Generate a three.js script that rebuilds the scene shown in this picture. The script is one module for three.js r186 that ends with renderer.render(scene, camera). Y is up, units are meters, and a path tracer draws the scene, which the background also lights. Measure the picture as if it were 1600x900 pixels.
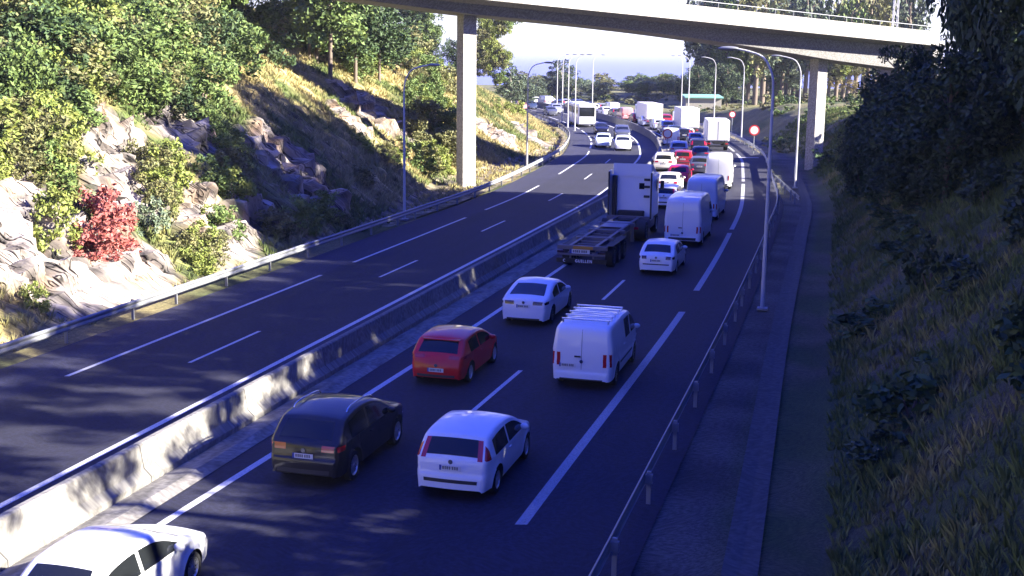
import * as THREE from 'three';
import { mergeGeometries, mergeVertices, toCreasedNormals } from 'three/addons/utils/BufferGeometryUtils.js';
import { RoundedBoxGeometry } from 'three/addons/geometries/RoundedBoxGeometry.js';
import { createNoise3D } from 'simplex-noise';

// ---------------------------------------------------------------- camera, sky, sun, exposure
const scene = new THREE.Scene();
const IMG_W = 1600, IMG_H = 900, FOCAL = 1950, CAM_H = 10, PITCH = Math.atan(365 / FOCAL), ROLL = 0.012;
const camera = new THREE.PerspectiveCamera(2 * Math.atan(450 / FOCAL) * 180 / Math.PI, 16 / 9, 0.5, 6000);
camera.position.set(0, CAM_H, 0);
camera.rotation.set(-PITCH, 0, ROLL, 'YXZ');
camera.updateMatrixWorld(true);

const renderer = new THREE.WebGLRenderer({ antialias: true });
renderer.toneMapping = THREE.LinearToneMapping;
renderer.toneMappingExposure = 5.4;
renderer.shadowMap.enabled = true;
renderer.setSize(1024, 576);

const sunEl = 26 * Math.PI / 180, sunAz = 15 * Math.PI / 180;      // to the right, a little behind the camera
const SUN = new THREE.Vector3(Math.cos(sunEl) * Math.cos(sunAz), Math.sin(sunEl), Math.cos(sunEl) * Math.sin(sunAz));
{
  const W = 256, Hh = 256, d = new Float32Array(W * Hh * 4);
  for (let j = 0; j < Hh; j++) {
    const el = Math.abs(((j + .5) / Hh - .5) * 180);                // degrees from the horizon
    const k = Math.exp(-Math.max(0, el - 2.5) / 3.6);                   // white haze near the horizon, deep blue overhead
    const r = .003 + .25 * k, g = .02 + .24 * k, b = .265 + .02 * k;
    for (let i = 0; i < W; i++) { const o = (j * W + i) * 4; d[o] = r; d[o + 1] = g; d[o + 2] = b; d[o + 3] = 1; }
  }
  const sky = new THREE.DataTexture(d, W, Hh, THREE.RGBAFormat, THREE.FloatType);
  sky.mapping = THREE.EquirectangularReflectionMapping; sky.magFilter = THREE.LinearFilter; sky.minFilter = THREE.LinearFilter;
  sky.needsUpdate = true;
  scene.background = sky; scene.environment = sky;
}
const sun = new THREE.DirectionalLight(new THREE.Color().setRGB(1, .93, .8), 5);
sun.position.copy(SUN).multiplyScalar(250).add(new THREE.Vector3(0, 0, -90));
sun.target.position.set(0, 0, -90); scene.add(sun.target);
sun.castShadow = true; sun.shadow.mapSize.set(4096, 4096); sun.shadow.radius = 1.2;
Object.assign(sun.shadow.camera, { left: -160, right: 160, top: 120, bottom: -120, near: 1, far: 600 });
scene.add(sun);
scene.fog = new THREE.FogExp2(new THREE.Color().setRGB(.8, .86, 1), .00014);

// ---------------------------------------------------------------- helpers
let seed = 7;
function rnd() { seed = (seed * 1664525 + 1013904223) >>> 0; return seed / 4294967296; }
const rr = (a, b) => a + (b - a) * rnd();
const noise3 = createNoise3D(rnd);
const fbm = (x, y, z, o = 4) => { let a = .5, f = 1, s = 0; for (let i = 0; i < o; i++) { s += a * noise3(x * f, y * f, z * f); a *= .5; f *= 2.03; } return s; };
const clamp = (x, a, b) => Math.max(a, Math.min(b, x));
const lerp = (a, b, t) => a + (b - a) * t;
const smooth = (a, b, x) => { const t = clamp((x - a) / (b - a), 0, 1); return t * t * (3 - 2 * t); };
function table(t) {                                                 // smooth cubic through [x, y] pairs with rising x
  return x => {
    const n = t.length;
    if (x <= t[0][0]) { const s = (t[1][1] - t[0][1]) / (t[1][0] - t[0][0]); return t[0][1] + s * (x - t[0][0]); }
    if (x >= t[n - 1][0]) { const s = (t[n - 1][1] - t[n - 2][1]) / (t[n - 1][0] - t[n - 2][0]); return t[n - 1][1] + s * (x - t[n - 1][0]); }
    let i = 0; while (x > t[i + 1][0]) i++;
    const sl = k => k <= 0 ? (t[1][1] - t[0][1]) / (t[1][0] - t[0][0]) : k >= n - 1 ? (t[n - 1][1] - t[n - 2][1]) / (t[n - 1][0] - t[n - 2][0]) : (t[k + 1][1] - t[k - 1][1]) / (t[k + 1][0] - t[k - 1][0]);
    const h = t[i + 1][0] - t[i][0], u = (x - t[i][0]) / h, a = sl(i) * h, b = sl(i + 1) * h, p = t[i][1], q = t[i + 1][1];
    return p + u * (a + u * (3 * (q - p) - 2 * a - b + u * (2 * (p - q) + a + b)));
  };
}
const flat = t => { const f = table(t), lo = t[0], hi = t[t.length - 1]; return x => x <= lo[0] ? lo[1] : x >= hi[0] ? hi[1] : f(x); };

const used = {};
function numbered(n) { used[n] = (used[n] ?? -1) + 1; return used[n] ? n + '_' + String(used[n]).padStart(3, '0') : n; }
function mesh(name, g, m, parent) {
  const o = new THREE.Mesh(g, m); o.castShadow = o.receiveShadow = true;
  o.name = parent && parent !== scene ? name : numbered(name); (parent || scene).add(o); return o;
}
function tag(o, label, category, group) { o.userData.label = label; o.userData.category = category; if (group) o.userData.group = group; return o; }
function thing(name, label, category, group) { const o = new THREE.Group(); o.name = numbered(name); scene.add(o); return tag(o, label, category, group); }
function struct(name, g, m) { const o = mesh(name, g, m); o.userData.kind = 'structure'; return o; }
const col = (r, g, b) => new THREE.Color().setRGB(r, g, b);
const std = (c, roughness = .8, extra = {}) => new THREE.MeshStandardMaterial({ color: c, roughness, side: THREE.DoubleSide, ...extra });
const box = (w, h, d, x = 0, y = 0, z = 0) => new THREE.BoxGeometry(w, h, d).translate(x, y, z);
const rbox = (w, h, d, x = 0, y = 0, z = 0, r = .04) => new RoundedBoxGeometry(w, h, d, 2, r).translate(x, y, z);
function geo(pos, idx, colr, uv) {
  const g = new THREE.BufferGeometry();
  g.setAttribute('position', new THREE.Float32BufferAttribute(pos, 3));
  if (colr) g.setAttribute('color', new THREE.Float32BufferAttribute(colr, 3));
  if (uv) g.setAttribute('uv', new THREE.Float32BufferAttribute(uv, 2));
  g.setIndex(idx); g.computeVertexNormals(); return g;
}
function merge(list) { return mergeGeometries(list.map(g => { g = g.index ? g.toNonIndexed() : g; for (const k of Object.keys(g.attributes)) if (!['position', 'normal'].includes(k)) g.deleteAttribute(k); return g; })); }
function bar(a, b, r0, r1 = r0, n = 8) {                            // tapered round bar from a to b
  const v = new THREE.Vector3().subVectors(b, a), l = v.length();
  const g = new THREE.CylinderGeometry(r1, r0, l, n); g.translate(0, l / 2, 0);
  g.applyQuaternion(new THREE.Quaternion().setFromUnitVectors(new THREE.Vector3(0, 1, 0), v.normalize()));
  return g.translate(a.x, a.y, a.z);
}
const V = (x, y, z) => new THREE.Vector3(x, y, z);
function noiseTexture(size, fn, srgb = true) {
  const d = new Uint8Array(size * size * 4);
  for (let j = 0; j < size; j++) for (let i = 0; i < size; i++) {
    const c = fn(i / size, j / size), o = (j * size + i) * 4;
    for (let k = 0; k < 3; k++) d[o + k] = clamp(c[k] ?? c[0], 0, 1) * 255; d[o + 3] = 255;
  }
  const t = new THREE.DataTexture(d, size, size); t.wrapS = t.wrapT = THREE.RepeatWrapping;
  t.magFilter = THREE.LinearFilter; t.minFilter = THREE.LinearMipmapLinearFilter; t.generateMipmaps = true;
  if (srgb) t.colorSpace = THREE.SRGBColorSpace; t.needsUpdate = true; return t;
}
const tile = (u, v, f, o) => { const a = u * 2 * Math.PI, b = v * 2 * Math.PI; return fbm(Math.cos(a) * f + 3 * Math.sin(b) * f * .31, Math.sin(a) * f + Math.cos(b) * f * .87, Math.sin(b) * f * .95, o); };

// pixel of the photograph -> ray; the distance then comes from the ground that it meets
function ray(px, py) { return V((px - 800) / FOCAL, -(py - 450) / FOCAL, -1).applyQuaternion(camera.quaternion); }
function onPlane(px, py, y = 0) { const d = ray(px, py), t = (y - CAM_H) / d.y; return V(d.x * t, y, d.z * t); }
function atDepth(px, py, z) { const d = ray(px, py), t = z / d.z; return V(d.x * t, CAM_H + d.y * t, z); }

// ---------------------------------------------------------------- the road's line: x of the far carriageway's inner edge line for each z
const RX = (() => { const f = table([[-420, -70], [-360, -42], [-300, -17], [-250, 1], [-215, 9.6], [-184.6, 13.6], [-156, 14.8], [-130.4, 13.2], [-116.3, 11.1], [-90.6, 6.2], [-72, 1.3], [-53.2, -3.9], [-26.4, -11.3], [0, -18.6], [60, -35]]); return f; })();
const dRX = z => (RX(z + .5) - RX(z - .5));
const cosh = z => 1 / Math.hypot(1, dRX(z));
const X = (z, off) => RX(z) + off / cosh(z);
const offOf = (x, z) => (x - RX(z)) * cosh(z);
const OFF = {                                                       // lateral offsets in metres, by z
  rail: flat([[-140, 12.2], [-99, 12.4], [-79, 13.0], [-48, 13.6], [-23, 13.7]]),
  right: flat([[-132, 10.1], [-104, 10.1], [-89, 10.3], [-71, 11.0], [-49, 11.5], [-26, 11.35]]),
  dash: flat([[-132, 7.1], [-104, 7.2], [-80, 7.7], [-51, 8.0], [-34, 7.75], [-20, 7.6]]),
  left: flat([[-132, 4.1], [-90, 4.35], [-50, 4.5], [-38, 4.3], [-25, 3.95]]),
  foot: flat([[-140, 16], [-94, 16.2], [-47, 17], [-23, 17.7]]),
};
const heading = z => Math.asin(dRX(z) * cosh(z));                   // rotation.y that turns -z along the road

// ---------------------------------------------------------------- terrain heights
const hillL = flat([[-215, .3], [-200, 1.2], [-172, 7], [-145, 14], [-118, 19], [-95, 20], [-70, 20], [40, 20]]);
const footL = flat([[-150, 9.6], [-120, 11], [-100, 13.2], [-85, 11.2], [-70, 9.4], [-40, 9.2], [20, 9.2]]);
const hillR = flat([[-230, 0], [-200, 1.6], [-170, 4], [-140, 4.5], [-130, 5.5], [-124, 9.3], [-116, 9.3], [-109, 5.5], [-97, 4.8], [-88, 6], [-76, 14], [40, 14]]);
function heightAt(x, z) {
  const off = offOf(x, z);
  if (off < 0) {
    const d = -off - footL(z); if (d <= 0) return -.05;
    const top = hillL(z), s = lerp(.8, 1.14, smooth(-125, -80, z));
    return -.05 + top * (1 - Math.exp(-Math.pow(d * s / top, 1.25) * 1.15)) + Math.max(0, d - 25) * .08 * smooth(-180, -120, z);
  }
  const d = off - OFF.foot(z); if (d <= 0) return -.05;
  const top = hillR(z); if (top < .05) return -.05;
  return -.05 + top * (1 - Math.exp(-Math.pow(d * 1.2 / top, 1.3) * 1.1)) + Math.max(0, d - 25) * .05 * smooth(-180, -120, z);
}
function onTerrain(px, py) {
  const d = ray(px, py); let t = 15;
  for (; t < 400; t += .25) { const p = V(d.x * t, CAM_H + d.y * t, d.z * t); if (p.y < heightAt(p.x, p.z)) return p; }
  return V(d.x * 200, CAM_H + d.y * 200, d.z * 200);
}

// ---------------------------------------------------------------- textures and surface materials
const asphaltTex = noiseTexture(1024, (u, v) => { const n = .78 + .3 * tile(u, v, 5, 3) + (rnd() - .5) * .3 - (rnd() > .985 ? .25 : 0) + (rnd() > .985 ? .3 : 0); return [n, n, n]; });
asphaltTex.repeat.set(1 / 5, 1 / 5);
const asphaltBump = noiseTexture(512, () => [rnd()], false); asphaltBump.repeat.set(1 / 2, 1 / 2);
const concTex = noiseTexture(1024, (u, v) => { const n = .8 + .22 * tile(u, v, 3, 5) + (rnd() - .5) * .03; return [n, n * .99, n * .96]; });
concTex.repeat.set(1 / 4, 1 / 4);
const paintTex = noiseTexture(512, (u, v) => { const n = .9 + .15 * tile(u, v, 6, 4) - (tile(v, u, 14, 3) > .27 ? .35 : 0); return [n, n, n]; });
paintTex.repeat.set(1 / 2, 1 / 2);
const soilTex = asphaltTex.clone(); soilTex.repeat.set(1 / 3.3, 1 / 3.3);
const even = (u, v, f, o, k) => { const n = (a, b) => fbm(a * f, b * f, k, o), p = smooth(.75, 1, u), q = smooth(.75, 1, v); return lerp(lerp(n(u, v), p ? n(u - 1, v) : 0, p), q ? lerp(n(u, v - 1), p ? n(u - 1, v - 1) : 0, p) : 0, q); };
const stoneFn = (u, v) => { const a = even(u, v, 7, 5, 3), cr = Math.abs(even(u, v, 6, 3, 17)), cr2 = Math.abs(even(u, v, 15, 2, 29)); return .62 + .5 * a - .4 * (1 - smooth(0, .035, cr)) - .25 * (1 - smooth(0, .03, cr2)); };
const stoneTex = noiseTexture(512, (u, v) => { const n = stoneFn(u, v) + (rnd() - .5) * .08 + .08; return [n, n * .985, n * .965]; });
stoneTex.repeat.set(1 / 7, 1 / 7);
const stoneBump = noiseTexture(512, (u, v) => [stoneFn(u, v)], false); stoneBump.repeat.set(1 / 7, 1 / 7);
const M = {
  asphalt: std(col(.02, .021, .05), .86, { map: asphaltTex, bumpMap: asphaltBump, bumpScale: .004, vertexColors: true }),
  paint: std(col(.72, .72, .74), .7, { map: paintTex }),
  concrete: std(col(.3, .295, .29), .9, { map: concTex, vertexColors: true }),
  channel: std(col(.11, .108, .108), .9, { map: concTex, vertexColors: true }),
  bridge: std(col(.35, .35, .37), .9, { map: concTex }),
  parapet: std(col(.62, .61, .6), .85, { map: concTex }),
  earth: std(col(2.15, 2.1, 2.08), .95, { vertexColors: true, map: stoneTex, bumpMap: stoneBump, bumpScale: .22 }),
  soil: std(col(1.3, 1.3, 1.3), .95, { vertexColors: true, map: soilTex, bumpMap: asphaltBump, bumpScale: .02 }),
  worn: std(col(.46, .46, .47), .75, { map: paintTex }),
  galv: std(col(.25, .26, .28), .55, { metalness: .35 }),
  pole: std(col(.5, .5, .51), .6),
  luminaire: std(col(.2, .21, .23), .5),
  rubber: std(col(.012, .012, .013), .85),
  dark: std(col(.02, .02, .022), .7),
  trim: std(col(.03, .03, .033), .55),
  rim: std(col(.55, .56, .58), .3, { metalness: .8 }),
  darkRim: std(col(.08, .08, .09), .35, { metalness: .6 }),
  glass: new THREE.MeshPhysicalMaterial({ color: col(.012, .014, .016), roughness: .06, metalness: 0, ior: 1.5, side: THREE.DoubleSide }),
  red: new THREE.MeshPhysicalMaterial({ color: col(.45, .012, .02), roughness: .15, clearcoat: 1, side: THREE.DoubleSide }),
  darkLight: new THREE.MeshPhysicalMaterial({ color: col(.05, .012, .02), roughness: .15, clearcoat: 1, side: THREE.DoubleSide }),
  clear: new THREE.MeshPhysicalMaterial({ color: col(.6, .6, .6), roughness: .15, clearcoat: 1, side: THREE.DoubleSide }),
  chrome: std(col(.75, .76, .78), .15, { metalness: 1 }),
  steel: std(col(.16, .15, .16), .6, { metalness: .4 }),
};
const paints = {};
function carPaint(r, g, b, metal = 0) {
  const k = [r, g, b].join();
  return paints[k] ??= new THREE.MeshPhysicalMaterial({ color: col(r, g, b), roughness: .38, metalness: metal, specularIntensity: .35, clearcoat: .8, clearcoatRoughness: .06, side: THREE.DoubleSide });
}
const WHITE = carPaint(.78, .79, .8), BLACK = carPaint(.014, .014, .018), RED = carPaint(.62, .01, .015), SILVER = carPaint(.42, .43, .45, .4), GREY = carPaint(.1, .105, .12, .3), NAVY = carPaint(.03, .045, .1), CREAM = carPaint(.72, .68, .6), BLUE = carPaint(.06, .12, .3), DARKRED = carPaint(.25, .02, .03);

// ---------------------------------------------------------------- ground sheet, hillsides
const blobs = [];                                                   // bare rock on the cut face, from where the photograph shows it
for (const [px, py, rx, ry] of [[60, 380, 115, 130], [200, 420, 80, 70], [175, 215, 60, 45], [280, 205, 62, 55], [190, 300, 70, 60], [325, 350, 75, 85], [30, 300, 70, 60], [440, 245, 68, 75], [570, 170, 62, 52], [490, 300, 60, 45], [395, 330, 40, 60], [545, 190, 40, 40], [775, 210, 42, 34], [830, 215, 40, 30], [120, 450, 90, 50], [620, 200, 24, 50], [20, 165, 40, 28]]) {
  const p = onTerrain(px, py), dist = p.distanceTo(camera.position);
  blobs.push({ p, rx: rx / FOCAL * dist * 1.05, ry: ry / FOCAL * dist * 1.05 });
}
function rockiness(x, y, z) {
  let w = 0;
  for (const b of blobs) {
    const dx = Math.hypot(x - b.p.x, (z - b.p.z)) / (b.rx * 1.35), dy = (y - b.p.y) / b.ry;
    w = Math.max(w, 1.25 - Math.hypot(dx, dy));
  }
  return smooth(.22, .5, w + .33 * fbm(x * .35, y * .35, z * .35, 3));
}
const ROCK = [.34, .315, .3], ROCK2 = [.17, .16, .165], ROCKW = [.27, .19, .13], DRY = [.3, .25, .11], GREEN = [.07, .1, .026], SOIL = [.17, .125, .085];
const mix3 = (a, b, t) => [lerp(a[0], b[0], t), lerp(a[1], b[1], t), lerp(a[2], b[2], t)];
function dryness(x, y, z) { return smooth(-.25, .3, fbm(x * .12 + 9, y * .16, z * .12, 3) + (z < -78 ? .18 : 0)); }
function range(a, b, step) { const n = Math.max(1, Math.round(Math.abs(b - a) / step)), o = []; for (let i = 0; i < n; i++) o.push(a + (b - a) * i / n); return o; }
function sheet(zs, offs, fn, flatShade) {
  const pos = [], c = [], idx = [], uv = [], n = offs.length;
  for (const z of zs) for (const o of offs) { const r = fn(X(z, o), z, o); pos.push(r[0], r[1], r[2]); c.push(...r[3]); uv.push(z + .3 * o, o * .75 + r[1] * .8); }
  for (let i = 0; i + 1 < zs.length; i++) for (let j = 0; j + 1 < n; j++) { const a = i * n + j; idx.push(a, a + 1, a + n, a + 1, a + n + 1, a + n); }
  const g = geo(pos, idx, c, uv); return flatShade ? toCreasedNormals(g, .3) : g;
}
const zsWide = [...range(900, 40, 90), ...range(40, -230, 1.2), ...range(-230, -520, 8), ...range(-520, -3000, 220), -3200];
{
  // ground: one sheet to the horizon; the left cut face is laid over it as a finer sheet of its own
  const offs = [-2600, -1400, -700, -350, -180, -110, -75, -60, -52, -48, -44, -38, -30, -22, -15, -11, -8, -4, 0, 4, 8, 12, 14, ...range(15, 46, .9), 48, 54, 62, 75, 110, 180, 350, 700, 1400, 2600];
  const g = sheet(zsWide, offs, (x, z, o) => {
    const zc = Math.max(z, -420); let y = heightAt(X(zc, o), zc) - (o < -8.6 && o > -47 && z > -214 && z < 24 ? .9 : 0);
    const n = fbm(x * .3, y * .3, z * .3, 4);
    if (z < -425) y -= (-425 - z) * .07;                            // the land falls away past the bend
    if (o > 16.2) y += n * .45 * smooth(16.2, 20, o);
    let cc = o > 15.8 ? mix3(GREEN, SOIL, smooth(-.1, .35, fbm(x * .2, 4, z * .2, 3)) * .6) : o > 12 ? mix3([.075, .072, .075], [.13, .12, .11], smooth(-.3, .4, n)) : mix3(GREEN, DRY, dryness(x, y, z));
    if (z < -128 && o > 15.8) cc = mix3(GREEN, DRY, dryness(x, y, z) * .6);
    const k = 1 + n * .5; return [x, y, z, cc.map(v => v * k)];
  });
  struct('ground', g, M.soil);
}
{
  const zs = [...range(24, -30, .8), ...range(-30, -100, .24), ...range(-100, -214, .6), -214.5], offs = [...range(-8.4, -26, .24), ...range(-26, -48, .8)];
  const g = sheet(zs, offs, (x, z, o) => {
    let y = heightAt(x, z);
    const w = rockiness(x, y, z), up = smooth(.15, 1.4, y), n = fbm(x * .5, y * .5, z * .5, 4);
    // broken, blocky relief on bare rock; gentler lumps under the grass
    const ridged = 1 - Math.abs(noise3(x * .28, y * .33, z * .28)) * 2;
    const blocky = Math.round(fbm(x * .4 + 5, y * .55, z * .4, 2) * 5) / 5 + .35 * Math.round(fbm(x * 1.1, y * 1.4, z * 1.1 + 7, 2) * 4) / 4;
    const wq = (x * .35 + y * 1.1 - z * .5) * .55 + 1.1 * fbm(x * .22, y * .22, z * .22 + 11, 2), saw = wq - Math.floor(wq);
    const crack = Math.abs(noise3(x * .55 + 3, y * .8, z * .55)) < .07 ? -.45 : 0;
    const push = up * (w * (.4 * ridged + .95 * blocky + .55 * (saw - .5) + .75 * n + crack) + (1 - w) * .5 * n);
    const t = .7, c = cosh(z);
    let cc = mix3(GREEN, DRY, dryness(x, y, z));
    cc = mix3(cc, SOIL, smooth(.1, .5, fbm(x * .6, y * .6, z * .6 + 30, 3)) * .7);
    let rk = mix3(ROCK, ROCK2, smooth(-.05, .35, fbm(x * .9, y * 1.3, z * .9, 4)));
    rk = mix3(rk, ROCKW, smooth(.05, .4, fbm(x * .35 + 40, y * .5, z * .35, 3)) * .8);
    cc = mix3(cc, rk, w);
    if (y < .3) cc = mix3(cc, [.2, .175, .14], .6);
    const k = 1 + n * .35;
    return [x + push * t * c, y + push * .6 + (y < .2 ? n * .06 : 0), z + push * t * c * .27, cc.map(v => v * k)];
  }, true);
  struct('rocky_hillside', g, M.earth);
}

// ---------------------------------------------------------------- carriageways with painted lines
function ribbon(z0, z1, a, b, y, { step = 1, cross = 1, y2 = null, color = null } = {}) {
  const zs = [...range(z0, z1, step), z1], pos = [], idx = [], uv = [], c = [];
  for (const z of zs) for (let k = 0; k <= cross; k++) {
    const t = k / cross, o = lerp(typeof a === 'function' ? a(z) : a, typeof b === 'function' ? b(z) : b, t), x = X(z, o);
    pos.push(x, y2 == null ? y : lerp(y, y2, t), z); uv.push(x, z); c.push(...(color ? color(x, z, o) : [1, 1, 1]));
  }
  const n = cross + 1;
  for (let i = 0; i + 1 < zs.length; i++) for (let k = 0; k < cross; k++) { const q = i * n + k; idx.push(q, q + n, q + 1, q + 1, q + n, q + n + 1); }
  const g = geo(pos, idx, c, uv);
  if (g.attributes.normal.getY(0) < 0) { g.setIndex(idx.slice().reverse()); g.computeVertexNormals(); }
  return g;
}
const wear = (x, z, o) => { const k = (1 + (o < -5.5 ? .55 : o > .12 && o < 2 ? .9 : 0))*(1 + .22 * fbm(o * .9, 2, z * .03, 3) + .2 * fbm(x * .25, 7, z * .25, 3) + .12 * noise3(o * 2.5, 0, z * .012)); return [k, k, k * 1.0]; };
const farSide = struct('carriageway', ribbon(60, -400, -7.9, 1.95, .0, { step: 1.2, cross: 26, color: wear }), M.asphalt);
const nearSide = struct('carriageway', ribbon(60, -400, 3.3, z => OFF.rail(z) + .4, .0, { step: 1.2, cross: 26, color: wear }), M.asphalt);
const line = (name, parent, z0, z1, off, w, m = M.paint) => mesh(name, ribbon(z0, z1, z => off(z) - w / 2, z => off(z) + w / 2, .005, { step: 2 }), m, parent);
line('edge_line', farSide, 30, -390, () => 0, .2);
for (const [a, b] of [[104, 515], [560, 730], [757, 838], [868, 918]]) {   // long strokes of the outer line
  const A = onPlane(a, a === 104 ? 588 : a === 560 ? 410 : a === 757 ? 328 : 272), B = onPlane(b, b === 515 ? 430 : b === 730 ? 340 : b === 838 ? 290 : 236);
  line('edge_line', farSide, A.z, B.z, () => -5.4, .16);
}
for (let k = 0; k < 8; k++) line('edge_line', farSide, -137 - k * 12, -146 - k * 12, () => -5.4, .2);
for (let k = -3; k < 13; k++) { const z = -39.5 - k * 16.2 * (k > 1 ? .97 : 1); line('lane_dash', farSide, z, z - 4.8, () => -2.7, .13); }
line('edge_line', nearSide, 30, -390, OFF.left, .2);
for (let k = -3; k < 14; k++) { const z = -34.3 - k * 16.7; line('lane_dash', nearSide, z, z - 4.7, OFF.dash, .14); }
{
  const stops = [[30, -22], [-25.6, -48.7], [-53.3, -71.5], [-73, -100], [-102, -132], [-135, -152], [-155, -172], [-175, -240]];
  for (const [a, b] of stops) line('edge_line', nearSide, a, b, OFF.right, .26, M.worn);
}
mesh('stop_line', ribbon(-126.6, -127.1, z => OFF.right(z) - .2, z => OFF.rail(z) - .3, .006, { step: .2 }), M.paint, nearSide);

struct('drainage_channel', mergeGeometries([ribbon(20, -118, z => OFF.foot(z) - 1.9, z => OFF.foot(z) - 1.55, .03, { step: 1.2, cross: 2, y2: .005, color: wear }), ribbon(20, -118, z => OFF.foot(z) - 1.55, z => OFF.foot(z) - 1.2, .005, { step: 1.2, cross: 2, y2: .03, color: wear })]), M.channel);
// ---------------------------------------------------------------- median: concrete barrier blocks and gutter
{
  const med = thing('median_barrier', 'long pale concrete median barrier with sloped gutter between the two carriageways', 'barrier');
  const prof = [[1.9, 0], [1.9, .9], [1.95, .93], [2.08, .93], [2.12, .9], [2.2, .35], [2.36, .16], [2.36, 0]];
  for (let i = 0; i < 52; i++) {
    const z0 = 12 - i * 5, z1 = z0 - 4.97, zs = range(z0, z1, z0 < -130 ? 2.5 : .8); zs.push(z1);
    const pos = [], uv = [], c = [], idx = [], n = prof.length, tone = .85 + .3 * rnd();
    for (const z of zs) prof.forEach(([o, h], k) => { const x = X(z, o); pos.push(x, h + .0, z); uv.push(h + o, z); const q = tone * (1 + .35 * fbm(o, h * 2.2, z * .5, 4)); c.push(q, q, q); });
    for (let a = 0; a + 1 < zs.length; a++) for (let k = 0; k + 1 < n; k++) { const q = a * n + k; idx.push(q, q + 1, q + n, q + 1, q + n + 1, q + n); }
    for (const e of [0, (zs.length - 1) * n]) for (let k = 1; k + 1 < n; k++) idx.push(e, e + k, e + k + 1);
    mesh('barrier_block', toCreasedNormals(geo(pos, idx, c, uv), .5), M.concrete, med);
  }
  const speck = (x, z, o) => { const q = 1.05 + .5 * fbm(x * .9, 3, z * .9, 5) - (fbm(x * 2.4, 8, z * 2.4, 3) > .22 ? .35 : 0); return [q, q * .98, q * .95]; };
  mesh('gutter', ribbon(20, -260, 2.37, 3.0, .02, { step: .6, cross: 4, y2: .1, color: speck }), M.concrete, med);
  mesh('kerb', ribbon(20, -260, 3.0, 3.36, .1, { step: .6, cross: 2, y2: .02, color: speck }), M.concrete, med);
}

// ---------------------------------------------------------------- guardrails
function guardrail(label, path, face, postEvery = 4, group) {       // path: points on the ground in order
  const g = thing('guardrail', label, 'guardrail', group);
  const prof = [[0, .44], [.05, .47], [.07, .52], [.02, .58], [.0, .6], [.02, .62], [.07, .68], [.05, .73], [0, .76]];
  const pos = [], idx = [], n = prof.length;
  path.forEach((p, i) => {
    const t = V(0, 0, 0).subVectors(path[Math.min(i + 1, path.length - 1)], path[Math.max(i - 1, 0)]).setY(0).normalize(), nx = -t.z * face, nz = t.x * face;
    for (const [o, h] of prof) pos.push(p.x + nx * o, p.y + h, p.z + nz * o);
  });
  for (let i = 0; i + 1 < path.length; i++) for (let k = 0; k + 1 < n; k++) { const q = i * n + k; idx.push(q, q + 1, q + n, q + 1, q + n + 1, q + n); }
  mesh('rail_beam', geo(pos, idx), M.galv, g);
  const pg = merge([box(.1, .78, .06, 0, .39, 0), box(.16, .22, .1, 0, .6, 0)]);
  let acc = 0;
  for (let i = 1; i < path.length; i++) {
    acc += path[i].distanceTo(path[i - 1]);
    if (acc >= postEvery) { acc -= postEvery; const t = V(0, 0, 0).subVectors(path[i], path[i - 1]), nx = -t.z * face / t.length(), nz = t.x * face / t.length(); const m = mesh('post', pg, M.galv, g); m.position.set(path[i].x - nx * .09, path[i].y, path[i].z - nz * .09); m.rotation.y = heading(path[i].z); }
  }
  return g;
}
const along = (z0, z1, off) => [...range(z0, z1, 1), z1].map(z => V(X(z, off(z)), 0, z));
guardrail('galvanised guardrail on posts along the foot of the rocky hillside', along(5, -235, () => -8.0), 1, 4);
guardrail('galvanised guardrail on posts along the shaded grassy embankment', along(8, -235, OFF.rail), -1, 4);
{
  const a = onPlane(1207, 285), b = onPlane(1247, 322), p = [];
  for (let i = 0; i <= 14; i++) p.push(a.clone().lerp(b, i / 14).setY(-.02));
  guardrail('short flared guardrail end running off the road toward the bridge pier', p, -1, 3);
}

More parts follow.
